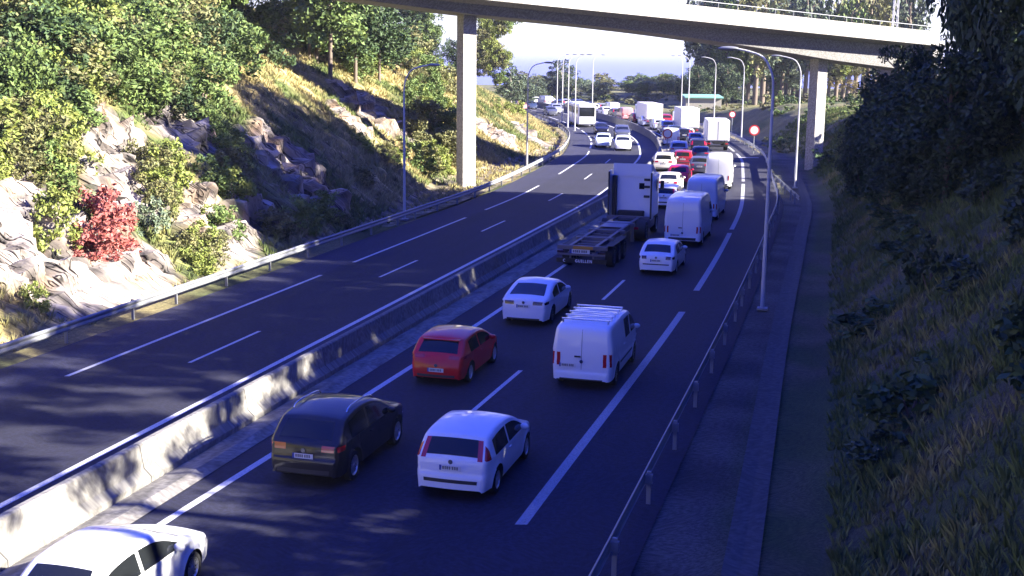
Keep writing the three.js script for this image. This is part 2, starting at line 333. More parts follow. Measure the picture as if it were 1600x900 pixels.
// ---------------------------------------------------------------- overbridge
{
  const br = thing('road_bridge', 'concrete road bridge with pale parapets crossing over the motorway', 'bridge');
  const A = onPlane(728, 285, .2), zR = -114, B = atDepth(1274, 200, zR);
  const dir = V(B.x - A.x, 0, B.z - A.z), span = dir.length(); dir.normalize();
  const nrm = V(-dir.z, 0, dir.x); if (nrm.z < 0) nrm.negate();     // toward the camera
  const ang = Math.atan2(-dir.z, dir.x);
  // levels read at the two piers from the photograph
  const lev = (px, py, zz) => atDepth(px, py, zz).y;
  const topA = lev(722, -6, A.z + 3), topB = lev(1280, 52, zR + 3), sofA = lev(722, 22, A.z + 3), sofB = lev(1280, 94, zR + 3);
  const top = s => lerp(topA, topB, s / span), sof = s => lerp(sofA, sofB, s / span) + .35 * Math.sin(clamp(s / span, 0, 1) * Math.PI);
  const P = (s, w, y) => V(A.x + dir.x * s + nrm.x * w, y, A.z + dir.z * s + nrm.z * w);
  const s0 = -26, s1 = span + 12, HW = 3.6;
  function sweep(section, a, b, n) {                                // section(s) -> list of [w, y]
    const pos = [], uv = [], idx = []; let m = 0;
    for (let i = 0; i <= n; i++) { const s = lerp(a, b, i / n), q = section(s); m = q.length; q.forEach(([w, y], k) => { const p = P(s, w, y); pos.push(p.x, p.y, p.z); uv.push(s, w + y); }); }
    for (let i = 0; i < n; i++) for (let k = 0; k < m; k++) { const p = i * m + k, q = i * m + (k + 1) % m; idx.push(p, q, p + m, q, q + m, p + m); }
    for (const e of [0, n * m]) for (let k = 1; k + 1 < m; k++) idx.push(e, e + k, e + k + 1);
    return toCreasedNormals(geo(pos, idx, null, uv), .4);
  }
  mesh('box_girder', sweep(s => [[-1.9, sof(s)], [1.9, sof(s)], [2.2, top(s) - .55], [-2.2, top(s) - .55]], s0, s1, 40), M.bridge, br);
  mesh('deck_slab', sweep(s => [[-HW, top(s) - .3], [-2.2, top(s) - .548], [2.2, top(s) - .548], [HW, top(s) - .3], [HW, top(s)], [-HW, top(s)]], s0, s1, 40), M.bridge, br);
  const L = 1.98, n = Math.floor((s1 - s0) / 2);
  for (const side of [1, -1]) for (let i = 0; i < n; i++) {
    const a = s0 + i * 2, b = a + L, w = side * HW;
    mesh('parapet_panel', sweep(s => [[w + side * .003, top(s) - .28], [w + side * .16, top(s) - .28], [w + side * .16, top(s) + .95], [w + side * .003, top(s) + .95]], a, b, 1), M.parapet, br);
  }
  for (const side of [1, -1]) {
    const w = side * (HW + .08), parts = [bar(P(s0, w, top(s0) + 1.35), P(s1, w, top(s1) + 1.35), .035)];
    mesh('handrail', merge(parts), M.galv, br);
    const pg = new THREE.CylinderGeometry(.03, .03, .44, 6);
    for (let i = 0; i < n; i++) { const s = s0 + i * 2 + 1, p = P(s, w, top(s) + 1.15); mesh('railing_post', pg, M.galv, br).position.copy(p); }
  }
  for (const [p, s, y0] of [[A, 0, -.4], [B, span, -.4]]) {
    const y1 = sof(s) + .3, h = y1 - y0, g = new THREE.BoxGeometry(1.1, h, 1.1, 1, 8, 1); const uv = g.attributes.uv; for (let i = 0; i < uv.count; i++) uv.setXY(i, uv.getX(i) * 1.25, uv.getY(i) * h);
    const m = mesh('pier', g, M.parapet, br); m.position.set(p.x, y0 + h / 2, p.z); m.rotation.y = ang;
  }
  mesh('abutment', sweep(s => [[-3.4, 5], [3.4, 5], [3.4, top(s) - .6], [-3.4, top(s) - .6]], span + 10.6, span + 11.9, 1), M.bridge, br);
  const lp = thing('lattice_mast', 'slim pale lattice mast standing at the embankment end of the bridge', 'mast');
  const q = atDepth(1398, 40, -140), gy = heightAt(q.x, q.z) - .2, legs = [];
  for (const [x, z] of [[-.35, -.35], [.35, -.35], [.35, .35], [-.35, .35]]) legs.push([x, z]);
  for (const [x, z] of legs) mesh('leg', bar(V(x, 0, z), V(x * .5, 16, z * .5), .05), M.pole, lp);
  const br2 = []; for (let k = 0; k < 16; k++) for (let j = 0; j < 4; j++) { const [x0, z0] = legs[j], [x1, z1] = legs[(j + 1) % 4], f = 1 - .5 * k / 16, f2 = 1 - .5 * (k + 1) / 16; br2.push(bar(V(x0 * f, k, z0 * f), V(x1 * f2, k + 1, z1 * f2), .025, .025, 5)); }
  mesh('bracing', merge(br2), M.pole, lp); lp.position.set(q.x, gy, q.z);
}

// ---------------------------------------------------------------- street lamps
function lamp(base, h, reach, label, group, dirSign = -1) {
  const l = thing('street_lamp', label, 'street lamp', group);
  mesh('pole', bar(V(0, 0, 0), V(0, h - 1.6, 0), .095, .055, 10), M.pole, l);
  mesh('base_plate', rbox(.42, .1, .42, 0, .05, 0, .02), M.galv, l);
  const c = new THREE.CatmullRomCurve3([V(0, h - 1.6, 0), V(.04 * reach, h - .9, 0), V(.28 * reach, h - .22, 0), V(.62 * reach, h + .0, 0), V(reach, h + .12, 0)]);
  mesh('arm', new THREE.TubeGeometry(c, 14, .045, 7), M.pole, l);
  mesh('luminaire', new THREE.SphereGeometry(1, 12, 8).scale(.42, .09, .16).translate(reach + Math.sign(reach) * .3, h + .13, 0), M.luminaire, l);
  l.position.copy(base); l.rotation.y = heading(base.z); return l;
}
lamp(onPlane(632, 344), 9.2, 1.6, 'street lamp with curved arm at the foot of the rocky hillside before the bridge pier', null);
lamp(onPlane(823, 263), 9.2, 1.5, 'street lamp on the grassy verge just past the bright bridge pier', null);
lamp(onPlane(1191, 484), 10.2, -1.5, 'tall shaded street lamp beside the guardrail on the embankment side', null);
lamp(V(X(-97, 14.1), 0, -97), 10, -1.6, 'sunlit street lamp with curved arm in front of the shaded bridge pier', null);
lamp(onPlane(1158, 217), 9.8, -1.5, 'street lamp behind the guardrail near the round red sign', null);
lamp(onPlane(1115, 196), 9.8, -1.6, 'curved street lamp beside the far queue past the bridge', null);
for (const [px, py, r] of [[1075, 180, -1.6], [878, 192, 1.5], [887, 200, 1.6], [898, 205, 1.5], [870, 176, 1.5], [925, 178, 1.5], [1064, 176, -1.5]]) lamp(onPlane(px, py), 10, r, 'far street lamp along the bend beyond the bridge', 'far street lamps on the bend');

// ---------------------------------------------------------------- round road signs
function roundSign(p, r, h, label) {
  const s = thing('round_sign', label, 'road sign');
  mesh('post', bar(V(0, -.1, 0), V(0, h + r * .6, -.05), .045), M.galv, s);
  mesh('sign_face', new THREE.CircleGeometry(r * .76, 28).translate(0, h, .012), std(col(.8, .78, .76), .5), s);
  mesh('red_ring', new THREE.RingGeometry(r * .745, r, 32).translate(0, h, .014), std(col(.55, .02, .025), .5), s);
  mesh('backing', new THREE.CylinderGeometry(r, r, .02, 28).rotateX(Math.PI / 2).translate(0, h, 0), M.galv, s);
  s.position.copy(p); s.rotation.y = heading(p.z) * .6; return s;
}
roundSign(V(onPlane(1177, 240).x, 0, onPlane(1177, 240).z), .56, 2.45, 'round white sign with red ring on a post behind the embankment guardrail');
roundSign(onPlane(1143, 210), .42, 2.6, 'small round sign farther along the embankment past the bridge');
roundSign(V(X(-127, 2.7), .1, -127), .5, 2.2, 'round red ringed sign standing in the median past the bridge');

// ---------------------------------------------------------------- vehicles
function chaikin(p, n) { for (let k = 0; k < n; k++) { const q = [p[0]]; for (let i = 0; i + 1 < p.length; i++) { const a = p[i], b = p[i + 1]; q.push([lerp(a[0], b[0], .25), lerp(a[1], b[1], .25)], [lerp(a[0], b[0], .75), lerp(a[1], b[1], .75)]); } q.push(p[p.length - 1]); p = q; } return p; }
const wheelGeo = {};
function wheelGeos(R, w, spokes) {
  const k = R + '_' + w + '_' + spokes; if (wheelGeo[k]) return wheelGeo[k];
  const r = R * .68, pr = [[r, -w / 2], [R * .93, -w / 2], [R, -w / 2 + .03], [R, w / 2 - .03], [R * .93, w / 2], [r, w / 2]].map(([a, b]) => new THREE.Vector2(a, b));
  const tyre = new THREE.LatheGeometry(pr, 28).rotateZ(Math.PI / 2);
  const parts = [new THREE.LatheGeometry([[r * 1.01, w / 2 - .01], [r * .9, w / 2 - .005], [r * .86, w / 2 - .05]].map(a => new THREE.Vector2(...a)), 28).rotateZ(-Math.PI / 2), new THREE.CylinderGeometry(r * .2, r * .22, .05, 14).rotateZ(Math.PI / 2).translate(w / 2 - .03, 0, 0)];
  for (let i = 0; i < spokes; i++) parts.push(box(.03, r * .8, r * (spokes > 6 ? .16 : .26), w / 2 - .035, r * .52, 0).rotateX(i / spokes * 2 * Math.PI));
  const disc = new THREE.CylinderGeometry(r, r, .02, 24).rotateZ(Math.PI / 2).translate(w / 2 - .11, 0, 0);
  return wheelGeo[k] = { tyre, rim: merge(parts), disc };
}
function addWheel(parent, x, y, z, R, w, spokes = 10, rimMat = M.rim) {
  const q = wheelGeos(R, w, spokes), g = mesh('wheel', q.tyre, M.rubber, parent);
  g.position.set(x, y, z); if (x < 0) g.rotation.y = Math.PI;
  mesh('rim', q.rim, rimMat, g); mesh('brake_disc', q.disc, M.dark, g); return g;
}
const plateTex = (() => {
  const c = document.createElement('canvas'); c.width = 128; c.height = 32; const x = c.getContext('2d');
  x.fillStyle = '#e9e9e6'; x.fillRect(0, 0, 128, 32); x.fillStyle = '#1c3fa0'; x.fillRect(0, 0, 12, 32); x.fillStyle = '#2a2a2a';
  for (const [a, w] of [[19, 9], [32, 10], [45, 8], [57, 9], [74, 9], [87, 10], [101, 9]]) { x.fillRect(a, 7, w, 18); x.fillStyle = '#e9e9e6'; x.fillRect(a + 3, 11, w - 6, 4); x.fillRect(a + 3, 18, w - 6, 4); x.fillStyle = '#2a2a2a'; }
  const t = new THREE.CanvasTexture(c); t.colorSpace = THREE.SRGBColorSpace; return t;
})();
M.plate = std(col(.85, .85, .85), .5, { map: plateTex });

class Shell {                                                       // a car body as two side surfaces and the strip over the top between them
  constructor(s) {
    this.s = s; const { L } = s; let top = chaikin(s.top, 2);
    const xs = []; for (const a of s.axles) for (let i = 0; i <= 12; i++) xs.push(a - s.archR * Math.cos(Math.PI * i / 12));
    for (let u = .1; u < L; u += L / 26) xs.push(u);
    for (const x of xs) { for (let i = 0; i + 1 < top.length; i++) if (top[i][0] < x - .004 && top[i + 1][0] > x + .004) { const t = (x - top[i][0]) / (top[i + 1][0] - top[i][0]); top.splice(i + 1, 0, [x, lerp(top[i][1], top[i + 1][1], t)]); break; } }
    this.top = top; this.arc = [0]; for (let i = 1; i < top.length; i++) this.arc.push(this.arc[i - 1] + Math.hypot(top[i][0] - top[i - 1][0], top[i][1] - top[i - 1][1]));
  }
  bottom(u) { const s = this.s; let b = s.sill; for (const a of s.axles) { const d = Math.abs(u - a); if (d < s.archR + 1e-6) b = Math.max(b, s.wheelR + Math.sqrt(Math.max(0, s.archR ** 2 - d * d))); } return b; }
  dist(u, y) { let m = 9; const t = this.top; for (let i = 0; i + 1 < t.length; i++) { const ax = t[i][0], ay = t[i][1], bx = t[i + 1][0] - ax, by = t[i + 1][1] - ay, q = clamp(((u - ax) * bx + (y - ay) * by) / (bx * bx + by * by + 1e-9), 0, 1); m = Math.min(m, Math.hypot(u - ax - bx * q, y - ay - by * q)); } return m; }
  W(u, y) {
    const s = this.s, { L, belt } = s; let w = s.W / 2;
    const re = s.rearTaper ?? .11, fe = s.frontTaper ?? .2, rl = s.rearLen ?? .9, fl = s.frontLen ?? 1.1;
    if (u < rl) w -= re * Math.pow((rl - u) / rl, 2.2); if (u > L - fl) w -= fe * Math.pow((u - L + fl) / fl, 2.4);
    if (y > belt) w -= (y - belt) * (s.tumble ?? .3) ; else w -= .05 * Math.pow((belt - y) / (belt - .2), 2) + (y < belt - .02 && y > belt - .3 ? .012 : 0);
    for (const a of s.axles) { const d = Math.hypot(u - a, y - s.wheelR) - s.archR; if (d > -.05 && d < .09) w += .022 * (1 - Math.max(0, d) / .09); }
    const r = s.round ?? .1, d = this.dist(u, y); if (d < r) w -= r - Math.sqrt(Math.max(0, r * r - (r - d) ** 2));
    return w;
  }
  P(arc) { const a = this.arc, n = a.length; arc = clamp(arc, 0, a[n - 1]); let i = 0; while (i < n - 2 && a[i + 1] < arc) i++; const t = (arc - a[i]) / (a[i + 1] - a[i] || 1), p = this.top[i], q = this.top[i + 1]; const sm = j => { const A = this.top[Math.max(0, j - 1)], B = this.top[Math.min(n - 1, j + 1)]; const l = Math.hypot(B[0] - A[0], B[1] - A[1]) || 1; return [-(B[1] - A[1]) / l, (B[0] - A[0]) / l]; }; const n0 = sm(i), n1 = sm(i + 1); return { u: lerp(p[0], q[0], t), y: lerp(p[1], q[1], t), nu: lerp(n0[0], n1[0], t), ny: lerp(n0[1], n1[1], t) }; }
  crown(u) { return this.s.crown ?? .045; }
  strip(arc, k, lift = 0) { const p = this.P(arc), wb = this.W(p.u, p.y), c = this.crown(p.u) * (1 - k * k) + lift; return [wb * k, p.y + p.ny * c, -(p.u + p.nu * c)]; }
  arcAtU(u) { for (let i = 0; i + 1 < this.top.length; i++) if (this.top[i + 1][0] >= u) return lerp(this.arc[i], this.arc[i + 1], clamp((u - this.top[i][0]) / (this.top[i + 1][0] - this.top[i][0] || 1), 0, 1)); return this.arc[this.arc.length - 1]; }
  arcAtY(y) { for (let i = 0; i + 1 < this.top.length; i++) if (this.top[i + 1][1] >= y) return lerp(this.arc[i], this.arc[i + 1], clamp((y - this.top[i][1]) / (this.top[i + 1][1] - this.top[i][1] || 1), 0, 1)); return 0; }
  body() {
    const pos = [], idx = [], n = this.top.length, m = 18;
    for (const side of [1, -1]) {
      const base = pos.length / 3;
      for (let i = 0; i < n; i++) { const [u, t] = this.top[i], b = Math.min(this.bottom(u), t); for (let j = 0; j <= m; j++) { const v = 1 - Math.pow(1 - j / m, 1.7), y = lerp(b, t, v); pos.push(side * this.W(u, y), y, -u); } }
      for (let i = 0; i + 1 < n; i++) for (let j = 0; j < m; j++) { const q = base + i * (m + 1) + j, r = q + m + 1; if (side > 0) idx.push(q, r, q + 1, q + 1, r, r + 1); else idx.push(q, q + 1, r, q + 1, r + 1, r); }
    }
    const base = pos.length / 3, K = 10;
    for (let i = 0; i < n; i++) for (let k = 0; k <= K; k++) pos.push(...this.strip(this.arc[i], k / K * 2 - 1));
    for (let i = 0; i + 1 < n; i++) for (let k = 0; k < K; k++) { const q = base + i * (K + 1) + k, r = q + K + 1; idx.push(q, q + 1, r, q + 1, r + 1, r); }
    let g = mergeVertices(geo(pos, idx), 1e-4); g.computeVertexNormals(); return g;
  }
  sidePatch(side, ua, ub, lo, hi, lift = .006, nu = 14) {
    const pos = [], idx = [], m = 5; const L0 = typeof lo === 'function' ? lo : () => lo, H0 = typeof hi === 'function' ? hi : () => hi;
    for (let i = 0; i <= nu; i++) { const u = lerp(ua, ub, i / nu); for (let j = 0; j <= m; j++) { const y = lerp(L0(u), H0(u), j / m); pos.push(side * (this.W(u, y) + lift), y, -u); } }
    for (let i = 0; i < nu; i++) for (let j = 0; j < m; j++) { const q = i * (m + 1) + j, r = q + m + 1; if (side > 0) idx.push(q, r, q + 1, q + 1, r, r + 1); else idx.push(q, q + 1, r, q + 1, r + 1, r); }
    return geo(pos, idx);
  }
  topPatch(a0, a1, k0, k1, lift = .006, na = 8, shrink = 0) {       // shrink narrows the patch toward a1
    const pos = [], idx = [], K = 8;
    for (let i = 0; i <= na; i++) for (let k = 0; k <= K; k++) { const t = i / na, f = 1 - shrink * t; pos.push(...this.strip(lerp(a0, a1, t), lerp(k0, k1, k / K) * f, lift)); }
    for (let i = 0; i < na; i++) for (let k = 0; k < K; k++) { const q = i * (K + 1) + k, r = q + K + 1; idx.push(q, q + 1, r, q + 1, r + 1, r); }
    return geo(pos, idx);
  }
  roofY(u) { for (let i = 0; i + 1 < this.top.length; i++) if (this.top[i + 1][0] >= u) return lerp(this.top[i][1], this.top[i + 1][1], clamp((u - this.top[i][0]) / (this.top[i + 1][0] - this.top[i][0] || 1), 0, 1)); return .5; }
}
const SPEC = {
  hatch: { L: 4.3, W: 1.84, sill: .24, belt: .94, wheelR: .32, archR: .38, axles: [.82, 3.42], tumble: .3,
    top: [[0, .28], [.01, .42], [.02, .56], [.06, .62], [.08, .9], [.14, 1.0], [.42, 1.36], [.5, 1.43], [1.1, 1.49], [1.9, 1.49], [2.5, 1.4], [3.25, 1.0], [3.9, .86], [4.18, .72], [4.27, .55], [4.3, .25]],
    rear: [.15, .41], front: [2.58, 3.2], side: [[.62, 1.62], [1.72, 2.95]], tail: [.94, 1.34, .84], tailSide: .24, plateY: .76, trimY: [.42, .5] },
  hatch2: { L: 4.25, W: 1.8, sill: .23, belt: .93, wheelR: .32, archR: .38, axles: [.78, 3.4], tumble: .34,
    top: [[0, .26], [.01, .45], [.03, .62], [.1, .86], [.16, .97], [.55, 1.31], [.66, 1.39], [1.2, 1.45], [1.9, 1.45], [2.5, 1.36], [3.2, .99], [3.85, .85], [4.12, .72], [4.22, .55], [4.25, .25]],
    rear: [.19, .55], front: [2.56, 3.15], side: [[.75, 1.6], [1.7, 2.9]], tail: [.83, .93, .55], tailSide: .28, plateY: .5, trimY: [.28, .36] },
  suv: { L: 4.66, W: 1.9, sill: .3, belt: 1.04, wheelR: .36, archR: .43, axles: [.88, 3.75], tumble: .3,
    top: [[0, .34], [.01, .5], [.02, .66], [.06, .72], [.09, 1.0], [.16, 1.12], [.55, 1.48], [.66, 1.56], [1.4, 1.645], [2.1, 1.64], [2.75, 1.52], [3.5, 1.12], [4.2, 1.0], [4.52, .88], [4.63, .65], [4.66, .3]],
    rear: [.18, .54], front: [2.82, 3.44], side: [[.72, 1.72], [1.82, 3.2]], tail: [.88, 1.02, .6], tailSide: .3, plateY: .76, trimY: [.36, .46] },
  fastback: { L: 4.72, W: 1.86, sill: .22, belt: .93, wheelR: .34, archR: .4, axles: [.95, 3.83], tumble: .34,
    top: [[0, .26], [.01, .45], [.03, .66], [.06, .9], [.1, .99], [.2, 1.02], [.55, 1.09], [1.4, 1.39], [1.9, 1.45], [2.4, 1.44], [2.85, 1.34], [3.6, .97], [4.3, .82], [4.6, .68], [4.69, .5], [4.72, .24]],
    rear: [.5, 1.38], front: [2.85, 3.55], side: [[1.05, 1.95], [2.05, 3.2]], tail: [.82, .94, .5], tailSide: .35, plateY: .76, trimY: [.24, .32] },
  sedan: { L: 4.4, W: 1.76, sill: .23, belt: .9, wheelR: .31, archR: .37, axles: [.9, 3.48], tumble: .32,
    top: [[0, .26], [.01, .42], [.03, .6], [.06, .86], [.12, .95], [.32, .99], [.78, 1.33], [.95, 1.39], [1.5, 1.44], [2.1, 1.43], [2.6, 1.34], [3.3, .97], [4.0, .83], [4.28, .7], [4.37, .52], [4.4, .24]],
    rear: [.36, .78], front: [2.66, 3.26], side: [[.85, 1.7], [1.8, 2.98]], tail: [.76, .9, .66], tailSide: .25, plateY: .7, trimY: [.5, .55] },
  van: { L: 4.95, W: 1.9, sill: .28, belt: 1.18, wheelR: .34, archR: .4, axles: [.95, 3.98], tumble: .15, round: .12, rearTaper: .07, rearLen: .4, crown: .03,
    top: [[0, .3], [.01, .42], [.02, .5], [.05, .56], [.06, 1.1], [.12, 1.72], [.2, 1.88], [.45, 1.95], [1.6, 1.97], [3.0, 1.95], [3.5, 1.84], [4.25, 1.18], [4.7, 1.02], [4.88, .8], [4.95, .3]],
    rear: null, front: [3.58, 4.18], side: [[2.2, 2.95], [3.1, 4.0]], tail: [.72, 1.12, .86], tailSide: .1, plateY: .74, plateX: -.42, trimY: [.3, .34], vanDoors: true, smallWin: true },
  bigvan: { L: 5.95, W: 2.0, sill: .32, belt: 1.4, wheelR: .35, archR: .42, axles: [1.1, 4.75], tumble: .1, round: .14, rearTaper: .04, rearLen: .3, crown: .035,
    top: [[0, .34], [.01, .45], [.02, .52], [.05, .58], [.06, 1.4], [.1, 2.3], [.2, 2.52], [.5, 2.62], [2, 2.66], [3.9, 2.62], [4.35, 2.42], [5.2, 1.4], [5.7, 1.14], [5.9, .85], [5.95, .32]],
    rear: null, front: [4.42, 5.15], side: [[3.75, 4.85]], tail: [.75, 1.1, .9], tailSide: .08, plateY: .62, plateX: -.35, trimY: [.36, .5], vanDoors: true },
};
const shells = {};
function vehicle(type, paint, name, label, category, opt = {}) {
  const sp = SPEC[type], c = shells[type] ??= { sh: new Shell(sp), g: {} }, sh = c.sh;
  const G = (k, f) => c.g[k] ??= f();
  const t = thing(name, label, category, opt.group);
  mesh('body', G('body', () => sh.body()), paint, t);
  if (opt.far) { /* a few pixels: windows, lights and wheels only */ }
  mesh('underbody', G('under', () => box(sp.W - .3, .5, sp.L - .5, 0, .48, -sp.L / 2)), M.dark, t);
  const [f0, f1] = sp.front;
  mesh('windscreen', G('ws', () => sh.topPatch(sh.arcAtU(f0), sh.arcAtU(f1), -.93, .93)), M.glass, t);
  if (sp.rear) mesh('rear_window', G('rw', () => sh.topPatch(sh.arcAtU(sp.rear[0]), sh.arcAtU(sp.rear[1]), -.88, .88, .006, 8, .04)), M.glass, t);
  sp.side.forEach(([a, b], i) => {
    for (const sd of [1, -1]) mesh('side_window', G('sw' + i + sd, () => sh.sidePatch(sd, a, b, u => sp.belt + .03, u => Math.max(sp.belt + .05, Math.min(sh.roofY(u) - .12, sp.belt + .62)))), M.glass, t);
  });
  const [t0, t1, kk] = sp.tail, tm = opt.tail || M.red;
  for (const sd of [1, -1]) {
    mesh('tail_light', G('tl' + sd, () => { const a = sh.topPatch(sh.arcAtY(t0), sh.arcAtY(t1), sd * kk, sd, .008, 4), b = sh.sidePatch(sd, .03 + sh.P(sh.arcAtY(t0)).u, sh.P(sh.arcAtY(t0)).u + sp.tailSide, u => t0 + .01, u => Math.min(t1, sh.roofY(u) - .01), .008, 6); return merge([a, b]); }), tm, t);
    mesh('headlight', G('hl' + sd, () => { const y1 = sh.roofY(sp.L - .16); return sh.sidePatch(sd, sp.L - .5, sp.L - .1, y1 - .16, u => Math.min(y1 - .02, sh.roofY(u) - .03), .01, 6); }), M.clear, t);
    mesh('mirror', G('mi' + sd, () => new THREE.SphereGeometry(1, 10, 8).scale(.12, .08, .07).translate(sd * (sp.W / 2 + .06), sp.belt + .08, -(sp.side[sp.side.length - 1][1] - .12))), paint, t);
    mesh('door_handle', G('dh' + sd, () => rbox(.03, .035, .2, sd * (sh.W(sp.L * .42, sp.belt - .12) + .012), sp.belt - .12, -sp.L * .42, .012)), paint, t);
  }
  mesh('bumper_trim', G('bt', () => sh.topPatch(sh.arcAtY(sp.trimY[0]), sh.arcAtY(sp.trimY[1]), -.92, .92, .008, 3)), M.trim, t);
  mesh('license_plate', G('pl', () => { const a = sh.arcAtY(sp.plateY), p = sh.strip(a, 0, .016), q = sh.P(a); return new THREE.PlaneGeometry(.52, .12).rotateX(-Math.atan2(-q.ny, -q.nu) * 0).translate(sp.plateX || 0, p[1], p[2] + .012); }), M.plate, t);
  mesh('badge', G('bd', () => { const p = sh.strip(sh.arcAtY(sp.plateY + .13), 0, .012); return new THREE.CylinderGeometry(.055, .055, .012, 14).rotateX(Math.PI / 2).translate(0, p[1], p[2] + .008); }), M.chrome, t);
  for (const a of sp.axles) for (const sd of [1, -1]) addWheel(t, sd * (sp.W / 2 - .13), sp.wheelR, -a, sp.wheelR, .22, opt.spokes || 10, opt.rim || M.rim);
  if (sp.vanDoors) {
    mesh('door_seam', G('ds', () => sh.topPatch(sh.arcAtY(.62), sh.arcAtY(sp.top[6][1] - .06), -.008, .008, .006, 10)), M.trim, t);
    mesh('rear_door_handle', G('rh', () => { const p = sh.strip(sh.arcAtY(1.02), .0, .015); return rbox(.2, .05, .03, -.12, p[1], p[2] + .01, .012); }), M.trim, t);
  }
  if (type === 'van') for (const sd of [1, -1]) mesh('side_moulding', G('sm' + sd, () => sh.sidePatch(sd, 1.45, 3.5, .56, .64, .012)), M.trim, t);
  if (type === 'suv') for (const sd of [1, -1]) mesh('roof_rail', G('rr' + sd, () => { const c = new THREE.CatmullRomCurve3([1.0, 1.1, 1.8, 2.5, 2.62].map((u, i) => V(sd * (sh.W(u, sh.roofY(u)) + .0), sh.roofY(u) + (i % 4 ? .06 : .0), -u))); return new THREE.TubeGeometry(c, 16, .018, 6); }), M.chrome, t);
  if (opt.rack) for (const u of [.55, 1.05, 1.6, 2.15, 2.7]) {
    const b = mesh('roof_bar', merge([rbox(1.5, .045, .07, 0, 0, 0, .015), box(.05, .1, .06, -.7, -.06, 0), box(.05, .1, .06, .7, -.06, 0)]), M.chrome, t); b.position.set(0, sh.roofY(u) + .12, -u);
  }
  if (opt.spoiler) mesh('spoiler', rbox(1.2, .035, .2, 0, sh.roofY(.56) + .03, -.56, .015), paint, t);
  return t;
}
function put(v, p, turn = 0, flip) { v.position.set(p.x, 0.005, p.z); v.rotation.y = heading(p.z) + turn + (flip ? Math.PI : 0); return v; }
const px = (x, y) => onPlane(x, y);

// the cars that show largest; each is set by the ground point under the middle of its rear bumper
put(vehicle('hatch', WHITE, 'hatchback_car', 'white hatchback with tall red tail lights behind the van with roof bars', 'car'), px(703, 782));
put(vehicle('suv', BLACK, 'suv_car', 'black sport utility car with chrome roof rails, behind the red hatchback', 'car'), px(474, 762));
put(vehicle('hatch2', RED, 'hatchback_car', 'bright red hatchback following the white fastback car', 'car', { spoiler: true }), px(681, 603));
put(vehicle('fastback', WHITE, 'fastback_car', 'white fastback car with large sloping rear window behind the empty trailer', 'car', { tail: M.darkLight, rim: M.darkRim }), px(817, 510));
put(vehicle('van', WHITE, 'passenger_van', 'white van with chrome roof bars and red tail lights', 'van', { rack: true, rim: M.darkRim }), px(907, 609));
put(vehicle('sedan', WHITE, 'hatchback_car', 'small white car with dark tail lights right behind the tall panel van', 'car', { tail: M.darkLight }), px(1024, 431));
put(vehicle('bigvan', WHITE, 'panel_van', 'tall white panel van with closed rear doors in front of the small white car', 'van'), px(1065, 386));
put(vehicle('bigvan', carPaint(.66, .7, .76), 'panel_van', 'pale grey panel van queueing ahead of the tall shaded panel van', 'van'), px(1094, 346));
put(vehicle('bigvan', carPaint(.8, .8, .78), 'panel_van', 'sunlit white panel van just before the bridge shadow', 'van'), px(1121, 297));
{
  const v = vehicle('sedan', WHITE, 'saloon_car', 'white saloon in a patch of sun with its rear end out of frame', 'car', { spokes: 10 });
  const p = onPlane(236, 905); const th = heading(-22); v.rotation.y = th; // placed by its front right wheel
  const w = onPlane(305, 912); const loc = V(.88, 0, -3.48).applyAxisAngle(V(0, 1, 0), th); v.position.set(w.x - loc.x, .005, w.z - loc.z);
}

